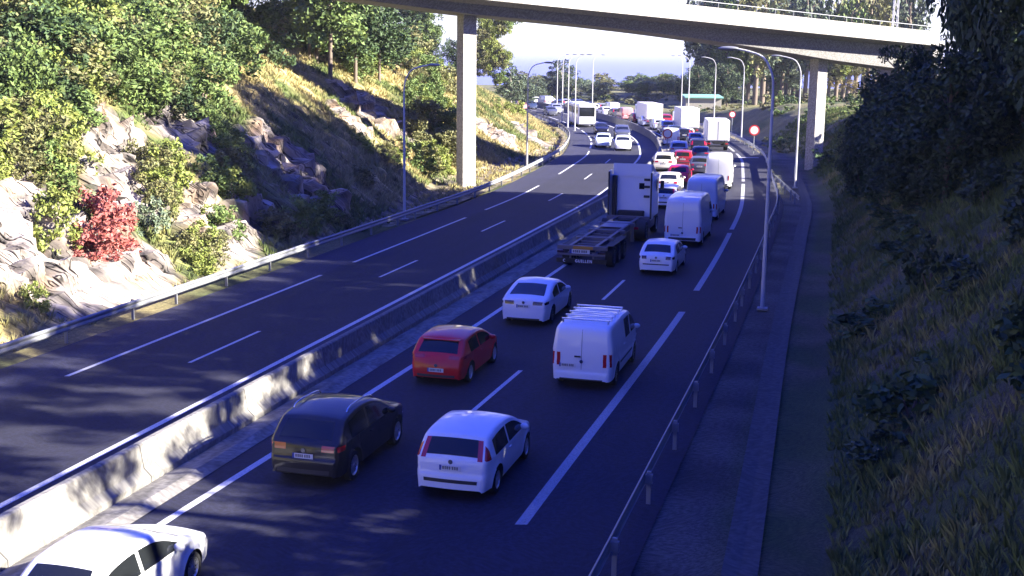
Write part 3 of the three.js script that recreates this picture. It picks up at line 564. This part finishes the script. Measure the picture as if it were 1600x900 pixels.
// articulated lorry: tractor unit and an empty skeletal trailer
{
  const t = thing('semi_trailer', 'empty skeletal container trailer with lettered rear bumper behind the white tractor unit', 'trailer');
  const I = (x, len, z) => merge([box(.16, .02, len, x, 1.16, z), box(.02, .3, len, x, 1.0, z), box(.16, .02, len, x, .85, z)]);
  for (const s of [1, -1]) mesh('main_beam', I(s * .62, 12, -6.1), M.steel, t);
  for (const [z, w] of [[.15, 2.4], [3.1, 1.9], [6.0, 1.9], [8.8, 1.9], [11.9, 2.4]]) mesh('container_crossbeam', rbox(w, .2, .2, 0, 1.1, -z, .02), M.steel, t);
  for (const z of [1.4, 2.3, 4.0, 4.9, 7.0, 7.9, 9.8, 10.8]) mesh('cross_member', box(1.2, .12, .12, 0, 1.05, -z), M.steel, t);
  mesh('deck_plate', box(1.22, .02, 2.4, 0, 1.175, -8.4), std(col(.3, .29, .3), .5, { metalness: .3 }), t);
  for (const z of [1.8, 3.1, 4.4]) for (const s of [1, -1]) addWheel(t, s * 1.05, .5, -z, .5, .38, 6, M.darkRim);
  for (const z of [1.8, 3.1, 4.4]) mesh('axle', bar(V(-1, .5, -z), V(1, .5, -z), .07), M.dark, t);
  for (const s of [1, -1]) mesh('mudguard', rbox(.42, .03, 3.6, s * 1.03, 1.04, -3.1, .012), M.dark, t);
  mesh('landing_leg', box(.14, .9, .14, -.75, .6, -9.2), M.steel, t); mesh('landing_leg', box(.14, .9, .14, .75, .6, -9.2), M.steel, t);
  mesh('rear_bumper', rbox(2.4, .2, .1, 0, .5, .02, .02), M.dark, t);
  mesh('light_bar', rbox(2.3, .1, .07, 0, .8, .1, .02), M.steel, t);
  for (const s of [1, -1]) { mesh('tail_light', rbox(.34, .12, .05, s * .98, .92, .12, .02), M.darkLight, t); mesh('bumper_bracket', box(.08, .4, .08, s * .55, .7, -.06), M.steel, t); }
  mesh('license_plate', new THREE.PlaneGeometry(.95, .2).translate(-.05, .96, .16), M.plate, t);
  mesh('warning_panel', rbox(.95, .16, .03, .1, 1.14, .27 - .1, .01), std(col(.4, .2, .03), .5), t);
  const cv = document.createElement('canvas'); cv.width = 512; cv.height = 48; const x = cv.getContext('2d'); x.fillStyle = '#111216'; x.fillRect(0, 0, 512, 48); x.fillStyle = '#e8e8ee'; x.font = 'bold 44px sans-serif'; x.textBaseline = 'middle'; x.fillText('C', 60, 25); x.fillText('GUILLEN', 190, 25);
  const tx = new THREE.CanvasTexture(cv); tx.colorSpace = THREE.SRGBColorSpace;
  mesh('bumper_lettering', new THREE.PlaneGeometry(2.3, .21).translate(0, .5, .076), std(col(1, 1, 1), .6, { map: tx }), t);
  const p = onPlane(908, 424); put(t, p); const th = t.rotation.y;

  const k = thing('tractor_unit', 'white lorry tractor unit pulling the empty skeletal trailer, seen from behind', 'lorry');
  mesh('cab', rbox(2.42, 2.45, 2.1, 0, 2.2, -2.75, .12), WHITE, k);
  const dsh = new THREE.Shape([[-1.7, 3.36], [-1.7, 3.98], [-2.3, 3.9], [-3.6, 3.36]].map(a => new THREE.Vector2(a[0], a[1])));
  mesh('roof_deflector', new THREE.ExtrudeGeometry(dsh, { depth: 2.1, bevelEnabled: true, bevelSize: .05, bevelThickness: .05, bevelSegments: 2 }).rotateY(-Math.PI / 2).translate(1.05, 0, -3.4 + 3.4 - 0).applyMatrix4(new THREE.Matrix4().makeTranslation(0, 0, 0)), WHITE, k);
  for (const s of [1, -1]) {
    mesh('side_fairing', rbox(.06, 2.7, .75, s * 1.2, 2.3, -1.42, .02), WHITE, k);
    mesh('fairing_edge', rbox(.1, 2.6, .06, s * 1.2, 2.3, -1.02, .02), M.trim, k);
    mesh('mirror', rbox(.22, .5, .14, s * 1.42, 2.7, -3.6, .04), M.trim, k);
    mesh('fuel_tank', rbox(.5, .55, 1.5, s * .95, .72, -1.9, .12), M.steel, k);
    mesh('side_window', rbox(.02, .7, .8, s * 1.215, 2.75, -3.2, .008), M.glass, k);
    mesh('chassis_rail', box(.1, .26, 3.9, s * .42, .92, -.5), M.dark, k);
    mesh('mudguard', new THREE.CylinderGeometry(.6, .6, .6, 16, 1, true, -Math.PI * .5, Math.PI).rotateZ(Math.PI / 2).rotateX(0).translate(s * .93, .55, .35), M.dark, k);
    mesh('tail_light', rbox(.4, .14, .06, s * .75, .8, 1.42, .02), M.red, k);
    addWheel(k, s * .95, .52, .35, .52, .58, 6, M.darkRim); addWheel(k, s * 1.05, .52, -3.3, .52, .34, 6, M.rim);
  }
  mesh('air_intake', rbox(.26, 2.3, .3, -.96, 2.2, -1.5, .05), M.dark, k);
  for (const y of [3.15, 2.75, 2.2]) mesh('intake_vent', rbox(.34, .14, .06, .85, y, -1.66, .02), M.trim, k);
  mesh('rear_window', rbox(.3, .34, .02, .55, 2.78, -1.69, .01), M.glass, k);
  mesh('engine_cover', rbox(1.5, .5, .5, 0, 1.15, -1.5, .08), M.dark, k);
  mesh('fifth_wheel', new THREE.CylinderGeometry(.45, .45, .08, 20).translate(0, 1.1, .3), M.dark, k);
  mesh('catwalk', box(1, .04, .9, 0, 1.08, -.9), M.steel, k);
  mesh('windscreen', rbox(2.1, .9, .03, 0, 2.7, -3.81, .01), M.glass, k);
  const f = V(0, 0, -11.3).applyAxisAngle(V(0, 1, 0), th), q = V(p.x + f.x, 0, p.z + f.z); k.position.set(q.x, .005, q.z); k.rotation.y = heading(q.z);
}

function boxLorry(label, w, h, len, p, cargo) {
  const t = thing('box_lorry', label, 'lorry');
  mesh('cargo_box', rbox(w, h, len, 0, 1.05 + h / 2, -len / 2, .05), cargo, t);
  mesh('rear_door', rbox(w - .16, h - .2, .04, 0, 1.05 + h / 2, .012, .015), cargo, t);
  mesh('door_seam', box(.02, h - .24, .01, 0, 1.05 + h / 2, .037), M.trim, t);
  mesh('chassis', box(.9, .25, len + 1.8, 0, .85, -len / 2 - .9), M.dark, t);
  mesh('rear_bumper', rbox(w - .1, .16, .1, 0, .55, -.05, .02), M.dark, t);
  mesh('cab', rbox(w - .12, 2.2, 1.8, 0, 1.75, -len - 1.1, .15), WHITE, t);
  mesh('windscreen', rbox(w - .4, .8, .03, 0, 2.3, -len - 2.0, .01), M.glass, t);
  for (const s of [1, -1]) { addWheel(t, s * (w / 2 - .25), .48, -1.5, .48, .4, 6, M.darkRim); addWheel(t, s * (w / 2 - .22), .48, -len - 1.1, .48, .3, 6, M.darkRim); mesh('tail_light', rbox(.3, .14, .05, s * (w / 2 - .25), .78, .02, .02), M.red, t); }
  return put(t, p);
}
boxLorry('sunlit white box lorry in the outer lane just past the bridge', 2.4, 2.25, 5.6, px(1121, 236), std(col(.8, .79, .76), .5));
boxLorry('white box lorry in the far queue with a pale cargo box', 2.4, 2.5, 6.2, px(1077, 213), std(col(.78, .77, .72), .5));
boxLorry('long pale lorry far up the queue near the bend', 2.4, 2.2, 8, px(1022, 198), std(col(.75, .7, .66), .5));
{
  const t = thing('coach_bus', 'white bus coming round the bend on the far carriageway', 'bus');
  mesh('body', rbox(2.5, 2.9, 11, 0, 1.8, -5.5, .2), WHITE, t);
  mesh('windscreen', rbox(2.2, 1.3, .04, 0, 2.15, -10.99, .015), M.glass, t);
  mesh('rear_window', rbox(1.9, .8, .04, 0, 2.5, -.0, .015), M.glass, t);
  for (const s of [1, -1]) { for (let i = 0; i < 6; i++) mesh('side_window', rbox(.03, .9, 1.5, s * 1.245, 2.3, -1.4 - i * 1.65, .01), M.glass, t); mesh('headlight', rbox(.4, .18, .05, s * .9, .8, -11, .02), M.clear, t); addWheel(t, s * 1.1, .5, -2.6, .5, .3, 6, M.rim); addWheel(t, s * 1.1, .5, -8.6, .5, .3, 6, M.rim); }
  const c = onPlane(912, 199), q = V(X(c.z - 11, -3.2), 0, c.z - 11); put(t, q, 0, true); t.position.set(X(c.z - 11, -4), .005, c.z - 11);
}
// oncoming cars on the far carriageway
function oncoming(type, paint, name, label, x, y) { const p = onPlane(x, y), v = vehicle(type, paint, name, label, 'car'); put(v, p, 0, true); const f = V(0, 0, -SPEC[type].L).applyAxisAngle(V(0, 1, 0), v.rotation.y); v.position.x -= f.x; v.position.z -= f.z; }
oncoming('hatch', WHITE, 'hatchback_car', 'white car coming toward the bridge in the lane beside the median', 973, 236);
oncoming('hatch2', carPaint(.62, .68, .74), 'hatchback_car', 'pale silver car coming toward the bridge in the lane away from the median', 942, 231);
oncoming('suv', GREY, 'suv_car', 'dark grey car following the white oncoming car', 973, 219);
oncoming('sedan', BLACK, 'saloon_car', 'black car following the silver oncoming car', 941, 211);
// the queue on the near carriageway beyond the lorry
const Q = [
  ['hatch', WHITE, 'hatchback_car', 'white hatchback half hidden beside the white tractor unit', 1036, 327],
  ['sedan', CREAM, 'saloon_car', 'sunlit cream car ahead of the half hidden white hatchback', 1043, 303],
  ['hatch2', carPaint(.5, .02, .08), 'hatchback_car', 'crimson car in the sun before the bridge shadow', 1059, 289],
  ['suv', CREAM, 'suv_car', 'cream car beside the median just before the bridge shadow', 1036, 270],
  ['sedan', GREY, 'saloon_car', 'dark grey car queueing between the crimson car and the sunlit van', 1092, 273],
  ['hatch', DARKRED, 'hatchback_car', 'dark red car under the bridge shadow', 1066, 262],
  ['hatch2', NAVY, 'hatchback_car', 'navy car ahead of the dark grey car at the bridge shadow', 1094, 254],
  ['suv', SILVER, 'suv_car', 'silver car just past the bridge shadow beside the median', 1060, 248],
  ['hatch', BLACK, 'hatchback_car', 'black car just past the bridge shadow ahead of the navy car', 1091, 241],
  ['van', WHITE, 'passenger_van', 'white van in the queue past the bridge without roof bars', 1049, 229],
  ['sedan', BLUE, 'saloon_car', 'blue car in the queue beside the sunlit box lorry', 1087, 229],
  ['hatch', WHITE, 'hatchback_car', 'white hatchback in the queue behind the far box lorry', 1074, 221],
];
for (const [ty, pm, n, l, x, y] of Q) put(vehicle(ty, pm, n, l, ty === 'van' ? 'van' : 'car'), px(x, y));
{
  const cols = [WHITE, SILVER, BLACK, CREAM, GREY, DARKRED, WHITE, NAVY, SILVER, WHITE, carPaint(.6, .25, .25)], kinds = ['hatch', 'sedan', 'suv', 'hatch2', 'fastback', 'hatch', 'van'];
  let i = 0;
  for (const [o, z0, z1, st] of [[5.6, -150, -262, 7.4], [8.6, -176, -262, 7.8]]) for (let z = z0; z > z1; z -= st + rr(-.6, 1.2)) {
    const k = kinds[i % 7]; if (Math.abs(z + 176) < 7 && o > 7) { i++; continue; }
    const v = vehicle(k, cols[(i * 5 + 2) % 11], k === 'van' ? 'passenger_van' : 'queued_car', 'small far vehicle in the jam on the near carriageway past the lorries', k === 'van' ? 'van' : 'car', { group: 'far vehicles in the queue past the bridge' });
    put(v, V(X(z, o + rr(-.15, .15)), 0, z)); i++;
  }
  for (const [o, z] of [[-1.4, -222], [-4, -214], [-1.5, -240], [-4.1, -236], [-1.4, -258], [-4, -254]]) {
    const v = vehicle(kinds[i % 6], cols[(i * 3) % 11], 'oncoming_car', 'small far vehicle on the far carriageway behind the bus', 'car', { group: 'far oncoming vehicles behind the bus' }); put(v, V(X(z, o), 0, z), 0, true); i++;
  }
}

// ---------------------------------------------------------------- vegetation
function leafCloud(sd, clumps, leaves, size, { shape = () => 1, spread = .26, core = .35 } = {}) {   // unit-radius cloud of leaf faces with tone per leaf
  const keep = seed; seed = sd; const pos = [], c = [], idx = []; let n = 0;
  for (let i = 0; i < clumps; i++) {
    const a = rr(0, 6.283), y = rr(-1, 1), q = Math.sqrt(1 - y * y), r = core + (1 - core) * Math.pow(rnd(), .5), sh = shape(y);
    const cx = Math.cos(a) * q * r * sh, cy = y * r, cz = Math.sin(a) * q * r * sh, tone = rr(.75, 1.2), cs = spread * rr(.7, 1.25);
    for (let k = 0; k < leaves; k++) {
      let dx, dy, dz; do { dx = rr(-1, 1); dy = rr(-1, 1); dz = rr(-1, 1); } while (dx * dx + dy * dy + dz * dz > 1);
      const X0 = cx + dx * cs, Y0 = cy + dy * cs * .8, Z0 = cz + dz * cs, s = size * rr(.6, 1.3);
      const u = V(rr(-1, 1), rr(-.7, .7), rr(-1, 1)).normalize(), w = V(rr(-1, 1), rr(-1, 1), rr(-1, 1)).cross(u).normalize(), t = tone * rr(.72, 1.28), h = rr(.9, 1.1);
      for (const [p, r2] of [[-1, 0], [0, -.45], [1, 0], [0, .45]]) { pos.push(X0 + (u.x * p + w.x * r2) * s, Y0 + (u.y * p + w.y * r2) * s, Z0 + (u.z * p + w.z * r2) * s); c.push(t * h, t, t * (2 - h)); }
      idx.push(n, n + 1, n + 2, n, n + 2, n + 3); n += 4;
    }
  }
  seed = keep; return geo(pos, idx, c);
}
const leafMat = (r, g, b) => new THREE.MeshPhysicalMaterial({ color: col(r, g, b), roughness: .75, vertexColors: true, side: THREE.DoubleSide, transmission: 0 });
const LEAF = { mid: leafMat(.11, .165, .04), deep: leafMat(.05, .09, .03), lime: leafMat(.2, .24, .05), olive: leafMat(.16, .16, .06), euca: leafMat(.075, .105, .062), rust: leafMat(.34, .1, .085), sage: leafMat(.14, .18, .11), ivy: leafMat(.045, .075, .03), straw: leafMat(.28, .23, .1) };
const lookNames = { mid: 'mid green', deep: 'deep green', lime: 'yellow green', olive: 'olive green', sage: 'sage green', ivy: 'dull green', straw: 'straw coloured', euca: 'grey green' };
const bushG = [11, 22, 33, 44].map(s => leafCloud(s, 44, 56, .085));
const coarseG = [12, 23, 34, 45].map(s => leafCloud(s, 26, 26, .13));
const farG = [13, 24, 35, 46].map(s => leafCloud(s, 34, 30, .1, { core: .25, shape: y => .65 + .35 * (1 - Math.abs(y)) }));
const roundG = [55, 66, 77].map(s => leafCloud(s, 62, 62, .07, { core: .2 }));
const eucaG = [88, 99, 111, 123].map(s => leafCloud(s, 40, 58, .07, { spread: .24, core: .3, shape: y => .62 + .38 * (1 - Math.abs(y)) }));
const denseG = [131, 142].map(s => leafCloud(s, 80, 100, .05, { core: .1, spread: .25 }));
M.bark = std(col(.16, .125, .1), .9); M.paleBark = std(col(.34, .3, .26), .9);
const stemG = merge([bar(V(0, -.4, 0), V(.05, .7, 0), .06, .03, 6), bar(V(0, 0, 0), V(-.3, .7, .2), .04, .02, 5), bar(V(0, 0, 0), V(.2, .6, -.3), .04, .02, 5)]);
const look = new Map(Object.entries(lookNames).map(([k, v]) => [LEAF[k], v]));
function bush(p, r, h, mat, label, group, name = 'shrub') {
  if (group) label = label.replace(/green shrub|dark shrub|shrub/, `${look.get(mat)} shrub`);
  const t = thing(name, label, 'shrub', group), i = Math.floor(rnd() * 4);
  const c = mesh('foliage', name === 'low_shrub' ? coarseG[i] : r > 1.7 ? roundG[i % 3] : bushG[i], mat, t); c.scale.set(r, h, r * rr(.85, 1.15)); c.position.y = h * .62; c.rotation.y = rr(0, 6.28);
  mesh('stem', stemG, M.bark, t).scale.setScalar(h * .8);
  t.position.copy(p); return t;
}
const trunkCache = {};
function tree(p, h, r, mat, label, group, kind = 'broad', lean = 0) {
  if (/^(broad green|small hazy)/.test(label)) label = label.replace(/^(broad green|small hazy)/, (label.startsWith('broad') ? 'broad' : 'small hazy') + ' ' + lookNames[Object.keys(LEAF).find(k => LEAF[k] === mat)]);
  const t = thing(kind === 'euca' || kind === 'high' ? 'eucalyptus_tree' : 'broadleaf_tree', label, 'tree', group), v = Math.floor(rnd() * 4);
  const tg = trunkCache[kind + v] ??= (() => { const parts = [bar(V(0, -.08, 0), V(.01, .55, .01), .022, .014, 8), bar(V(.01, .54, .01), V(-.02, .92, 0), .0145, .004, 7)]; for (let k = 0; k < 9; k++) { const y = rr(.3, .8), a = k * 2.4, l = rr(.1, .2); parts.push(bar(V(0, y, 0), V(Math.cos(a) * l, y + l * .9, Math.sin(a) * l), .007, .002, 5)); } return merge(parts); })();
  mesh('trunk', tg, kind === 'euca' ? M.paleBark : M.bark, t).scale.set(h, h, h);
  const G = kind === 'euca' ? eucaG[v] : kind === 'dense' ? denseG[v % 2] : kind === 'high' ? eucaG[v] : kind === 'far' ? farG[v] : roundG[v % 3];
  const ch = kind === 'high' ? h * .3 : kind === 'euca' || kind === 'far' ? h * .36 : kind === 'dense' ? h * .48 : h * .4;
  const c = mesh('crown', G, mat, t); c.scale.set(r, ch, r); c.position.y = h - ch * .98; c.rotation.y = rr(0, 6.28);
  if (kind === 'euca' || kind === 'far') { const d = mesh('lower_crown', (kind === 'far' ? farG : eucaG)[(v + 1) % 4], mat, t); d.scale.set(r * .8, ch * .6, r * .8); d.position.set(rr(-.3, .3) * r, h * .42, rr(-.3, .3) * r); d.rotation.y = rr(0, 6.28); }
  t.position.set(p.x, p.y - .1, p.z); t.rotation.z = lean; return t;
}
const ground = (x, z) => V(x, heightAt(x, z), z);

// singled-out shrubs on the lit rock face, where the photograph shows them
const onRock = (x, y) => { const p = onTerrain(x, y); p.y -= .25; return p; };
bush(onRock(172, 385), 1.5, 1.7, LEAF.rust, 'rust red shrub growing on the pale rock face', null);
bush(onRock(150, 402), 1.1, 1.2, LEAF.rust, 'smaller reddish shrub at the foot of the rust red shrub', null);
bush(onRock(88, 372), 1.05, 1.45, LEAF.lime, 'bright green shrub on pale rock beside the rust red shrub', null);
bush(onRock(230, 362), .85, 1.1, LEAF.sage, 'grey green shrub on pale rock beside the rust red shrub', null);
bush(onRock(54, 478), .6, .7, LEAF.lime, 'small yellow green bush low on the pale rock above the guardrail', null);
// thickets over the face: sampled in the picture's layout, standing on the slope
const patch = (list, mats, label, group, n) => { for (const [x0, x1, y0, y1, r0, r1, dens] of list) for (let i = 0; i < dens; i++) { const p = onTerrain(rr(x0, x1), rr(y0, y1)); const r = rr(r0, r1); if (p.z < -230 || offOf(p.x, p.z) > -9.2 - r) continue; p.y -= .3; bush(p, r, r * rr(.85, 1.25), mats[Math.floor(rnd() * mats.length)], label, group); } };
patch([[-40, 260, 60, 130, 1.6, 2.6, 22], [240, 560, 30, 125, 1.6, 2.6, 26], [540, 725, 10, 125, 1.5, 2.6, 30], [-60, 120, 150, 230, 1.0, 1.8, 12], [100, 330, 120, 175, 1.3, 2.2, 12]], [LEAF.mid, LEAF.deep, LEAF.mid, LEAF.lime, LEAF.olive], 'dense green shrub in the thicket above the rock face', 'shrubs of the thicket above the rock face');
patch([[-20, 130, 225, 290, .8, 1.4, 14], [220, 270, 230, 340, .7, 1.2, 9], [330, 390, 200, 400, .7, 1.2, 12], [250, 330, 380, 440, .6, 1.0, 6], [420, 620, 330, 400, .6, 1.1, 14], [560, 640, 230, 320, .6, 1.1, 8], [640, 716, 120, 260, 1.0, 1.9, 18], [655, 716, 200, 290, .9, 1.5, 8]], [LEAF.mid, LEAF.lime, LEAF.olive, LEAF.olive], 'low green shrub rooted between the rock patches of the cut face', 'low shrubs on the cut face');
patch([[740, 800, 20, 110, 1.4, 2.4, 18], [740, 850, 110, 180, .6, 1.1, 14]], [LEAF.lime, LEAF.mid, LEAF.olive], 'shrub on the grassy slope behind the bright bridge pier', 'shrubs behind the bridge pier');
// trees at the top of the lit slope
for (let i = 0; i < 30; i++) { const z = rr(-42, -118), o = -rr(25, 36) * lerp(.9, 1, smooth(-118, -60, z)); tree(ground(X(z, o), z), rr(6, 10), rr(2.4, 3.6), [LEAF.mid, LEAF.deep, LEAF.olive, LEAF.mid][i % 4], 'broad green tree standing along the top of the rocky hillside', 'trees along the top of the rocky hillside'); }

// trees along the shaded embankment: their crowns throw the dappled shade over the road
function crestTree(z, off, top, r, kind, mat) {
  const x = X(z, off), g = ground(x, z), h = Math.max(3, top - g.y);
  tree(g, h, r, mat, kind === 'euca' ? 'tall dark eucalyptus on the crest of the shaded embankment' : 'dense dark tree on the crest of the shaded embankment', 'trees on the embankment crest', kind);
}
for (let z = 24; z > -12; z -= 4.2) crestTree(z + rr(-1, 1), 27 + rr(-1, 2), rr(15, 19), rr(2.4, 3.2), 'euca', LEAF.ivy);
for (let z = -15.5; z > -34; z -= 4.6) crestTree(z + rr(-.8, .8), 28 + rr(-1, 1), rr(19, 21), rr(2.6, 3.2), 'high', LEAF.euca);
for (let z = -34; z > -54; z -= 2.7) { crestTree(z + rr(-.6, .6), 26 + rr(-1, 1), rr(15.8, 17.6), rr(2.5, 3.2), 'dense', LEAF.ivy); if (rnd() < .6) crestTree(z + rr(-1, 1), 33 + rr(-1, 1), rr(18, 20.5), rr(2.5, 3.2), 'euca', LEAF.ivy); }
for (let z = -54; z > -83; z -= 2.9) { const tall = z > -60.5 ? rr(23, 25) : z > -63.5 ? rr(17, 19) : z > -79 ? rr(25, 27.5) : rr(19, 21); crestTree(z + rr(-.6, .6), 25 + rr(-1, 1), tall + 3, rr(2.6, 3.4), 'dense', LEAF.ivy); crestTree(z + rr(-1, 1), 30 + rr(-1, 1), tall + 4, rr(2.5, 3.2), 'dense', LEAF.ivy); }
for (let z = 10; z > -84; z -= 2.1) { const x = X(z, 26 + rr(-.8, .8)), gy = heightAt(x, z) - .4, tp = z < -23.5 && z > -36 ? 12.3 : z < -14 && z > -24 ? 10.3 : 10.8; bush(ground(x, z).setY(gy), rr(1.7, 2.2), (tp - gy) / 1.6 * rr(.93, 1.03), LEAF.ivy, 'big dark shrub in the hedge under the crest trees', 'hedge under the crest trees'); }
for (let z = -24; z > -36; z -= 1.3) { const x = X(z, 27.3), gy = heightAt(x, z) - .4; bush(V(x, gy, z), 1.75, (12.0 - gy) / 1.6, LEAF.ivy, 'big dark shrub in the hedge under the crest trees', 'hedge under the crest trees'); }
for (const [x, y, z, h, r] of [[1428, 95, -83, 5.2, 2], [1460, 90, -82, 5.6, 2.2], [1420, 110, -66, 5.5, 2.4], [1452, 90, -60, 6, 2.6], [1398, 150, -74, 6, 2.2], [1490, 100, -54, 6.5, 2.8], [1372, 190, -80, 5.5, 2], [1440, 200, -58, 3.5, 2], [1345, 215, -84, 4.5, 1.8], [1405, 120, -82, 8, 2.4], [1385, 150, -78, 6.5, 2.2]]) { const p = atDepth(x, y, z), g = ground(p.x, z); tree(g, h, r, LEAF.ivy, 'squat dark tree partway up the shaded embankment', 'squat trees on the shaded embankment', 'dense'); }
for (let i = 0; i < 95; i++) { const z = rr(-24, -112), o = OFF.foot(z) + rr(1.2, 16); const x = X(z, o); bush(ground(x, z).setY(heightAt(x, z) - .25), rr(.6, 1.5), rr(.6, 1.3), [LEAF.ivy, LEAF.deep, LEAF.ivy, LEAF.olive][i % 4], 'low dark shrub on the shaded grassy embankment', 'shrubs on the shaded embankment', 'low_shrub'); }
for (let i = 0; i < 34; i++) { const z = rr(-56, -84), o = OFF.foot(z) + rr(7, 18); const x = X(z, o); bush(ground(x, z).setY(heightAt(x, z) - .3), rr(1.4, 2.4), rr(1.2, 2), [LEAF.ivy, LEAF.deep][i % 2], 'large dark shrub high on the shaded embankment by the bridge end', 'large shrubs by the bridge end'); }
for (let i = 0; i < 14; i++) { const p = onTerrain(rr(1300, 1352), rr(108, 160)); p.y -= .2; if (p.z > -116) continue; bush(p, rr(.9, 1.7), rr(.8, 1.5), [LEAF.lime, LEAF.olive, LEAF.straw][i % 3], 'sunlit shrub on the embankment just beyond the shaded pier', 'sunlit shrubs beyond the shaded pier'); }
// far trees: eucalyptus behind the bridge, the dark clump, the wood at the bend
for (let i = 0; i < 34; i++) { const z = rr(-265, -340), x = atDepth(1090 + 330 * ((i * .618) % 1), 150, z).x; tree(V(x, 0, z), rr(21, 31), rr(4, 6.2), [LEAF.euca, LEAF.euca, LEAF.mid, LEAF.olive][i % 4], 'tall pale eucalyptus standing behind the bridge beyond the embankment', 'eucalyptus behind the bridge', 'far'); }
for (const [pxx, zz, h, r] of [[1074, -262, 6.5, 3], [1090, -258, 8, 3.6], [1112, -266, 9, 4], [1135, -262, 9, 4]]) { const p = atDepth(pxx, 170, zz); tree(V(p.x, 0, zz), h, r, LEAF.ivy, 'dense dark tree in the clump beyond the far queue', 'dark clump of trees beyond the far queue', 'dense'); }
for (const [pxx, zz, h, r] of [[876, -300, 9.5, 3.6], [862, -290, 6.5, 2.8], [892, -310, 7, 3], [840, -262, 5.5, 2.6], [826, -240, 5.5, 2.6], [812, -225, 6.5, 2.8], [798, -205, 7.5, 2.8]]) { const p = atDepth(pxx, 160, zz); tree(V(p.x, heightAt(p.x, zz), zz), h, r, LEAF.euca, 'airy tree rising past the end of the lit hillside', 'airy trees past the end of the lit hillside', 'euca'); }
for (let i = 0; i < 84; i++) { const zz = rr(-290, -405), p = atDepth(rr(800, 1240), 160, zz); if (Math.abs(offOf(p.x, zz) - 2) < 14) continue; tree(V(p.x, heightAt(p.x, zz), zz), rr(2.8, 5.2) + (p.x > 50 ? 4 : 0), rr(2.2, 3.6), [LEAF.mid, LEAF.euca, LEAF.sage, LEAF.olive][i % 4], 'small hazy tree in the wood at the far bend of the road', 'trees of the wood at the far bend', i % 2 ? 'far' : 'broad'); }
{
  const s = thing('roadside_shed', 'low shed with a pale green roof at the far end of the queue', 'shed'); const p = atDepth(1096, 170, -250);
  mesh('wall', rbox(7, 2.2, 5, 0, 1.1, 0, .03), std(col(.3, .28, .24), .9), s);
  mesh('roof', rbox(7.6, .3, 5.8, 0, 2.35, 0, .05).rotateX(.06), std(col(.2, .42, .36), .6), s); s.position.set(p.x, -.05, -250);
}

for (let i = 0; i < 34; i++) { const z = rr(-132, -228), o = rr(15.5, 34), x = X(z, o); bush(V(x, heightAt(x, z) - .25, z), rr(.8, 1.9), rr(.7, 1.6), [LEAF.olive, LEAF.mid, LEAF.deep][i % 3], 'rough shrub on the low slope past the bridge', 'shrubs on the low slope past the bridge', 'low_shrub'); }
for (let i = 0; i < 80; i++) { const z = rr(-262, -345), x = atDepth(rr(780, 1400), 150, z).x; if (Math.abs(offOf(x, z) - 2) < 15) continue; bush(V(x, heightAt(x, z) - .3, z), rr(1.6, 3), rr(.8, 1.5), [LEAF.euca, LEAF.mid, LEAF.olive][i % 3], 'wide shrub of undergrowth below the far trees', 'undergrowth below the far trees', 'low_shrub'); }

// grass: uncountable tufts
function tufts(name, label, n, place, mat) {
  const parts = []; for (let i = 0; i < 7; i++) { const a = i * .9 + rr(-.3, .3), l = rr(.6, 1.1), s = rr(.15, .5), g = geo([-.05, 0, 0, .05, 0, 0, .03, l * .55, s * .35, 0, l, s], [0, 1, 2, 0, 2, 3]); g.rotateY(a); parts.push(g); }
  const im = new THREE.InstancedMesh(merge(parts), mat, n), m = new THREE.Matrix4(), q = new THREE.Quaternion(), e = new THREE.Euler(); let k = 0, tries = 0;
  while (k < n && tries++ < n * 6) { const r = place(); if (!r) continue; const [p, s, c] = r; e.set(rr(-.2, .2), rr(0, 6.28), rr(-.2, .2)); q.setFromEuler(e); m.compose(p, q, V(s * rr(.8, 1.6), s, s * rr(.8, 1.6))); im.setMatrixAt(k, m); im.setColorAt(k, c); k++; }
  im.count = k; im.name = numbered(name); im.castShadow = im.receiveShadow = true; scene.add(im); im.userData.kind = 'stuff'; return tag(im, label, 'grass');
}
const grassMat = std(col(1, 1, 1), .9);
tufts('hillside_grass', 'dry yellow and green grass growing between the rocks of the lit hillside', 52000, () => {
  const z = rr(-25, -205), o = -rr(8.8, 34), x = X(z, o), y = heightAt(x, z); if (y < .15 && rnd() < .8) return null; if (rockiness(x, y, z) > .35) return null;
  const c = mix3([.11, .15, .04], [.4, .335, .145], dryness(x, y, z) * rr(.7, 1.1)), k = rr(.75, 1.25); return [V(x, y - .1, z), rr(.25, .6), col(c[0] * k, c[1] * k, c[2] * k)];
}, grassMat);
tufts('embankment_grass', 'rough dark grass covering the shaded embankment', 60000, () => {
  const z = -12 - 140 * Math.pow(rnd(), 1.7), o = OFF.foot(z) + rr(.2, 20), x = X(z, o), y = heightAt(x, z);
  const c = mix3([.11, .15, .04], [.4, .335, .145], smooth(.0, .5, fbm(x * .2, 4, z * .2, 3)) * .5), k = rr(.7, 1.3); return [V(x, y - .15, z), rr(.25, .55), col(c[0] * k, c[1] * k, c[2] * k)];
}, grassMat);

renderer.render(scene, camera);
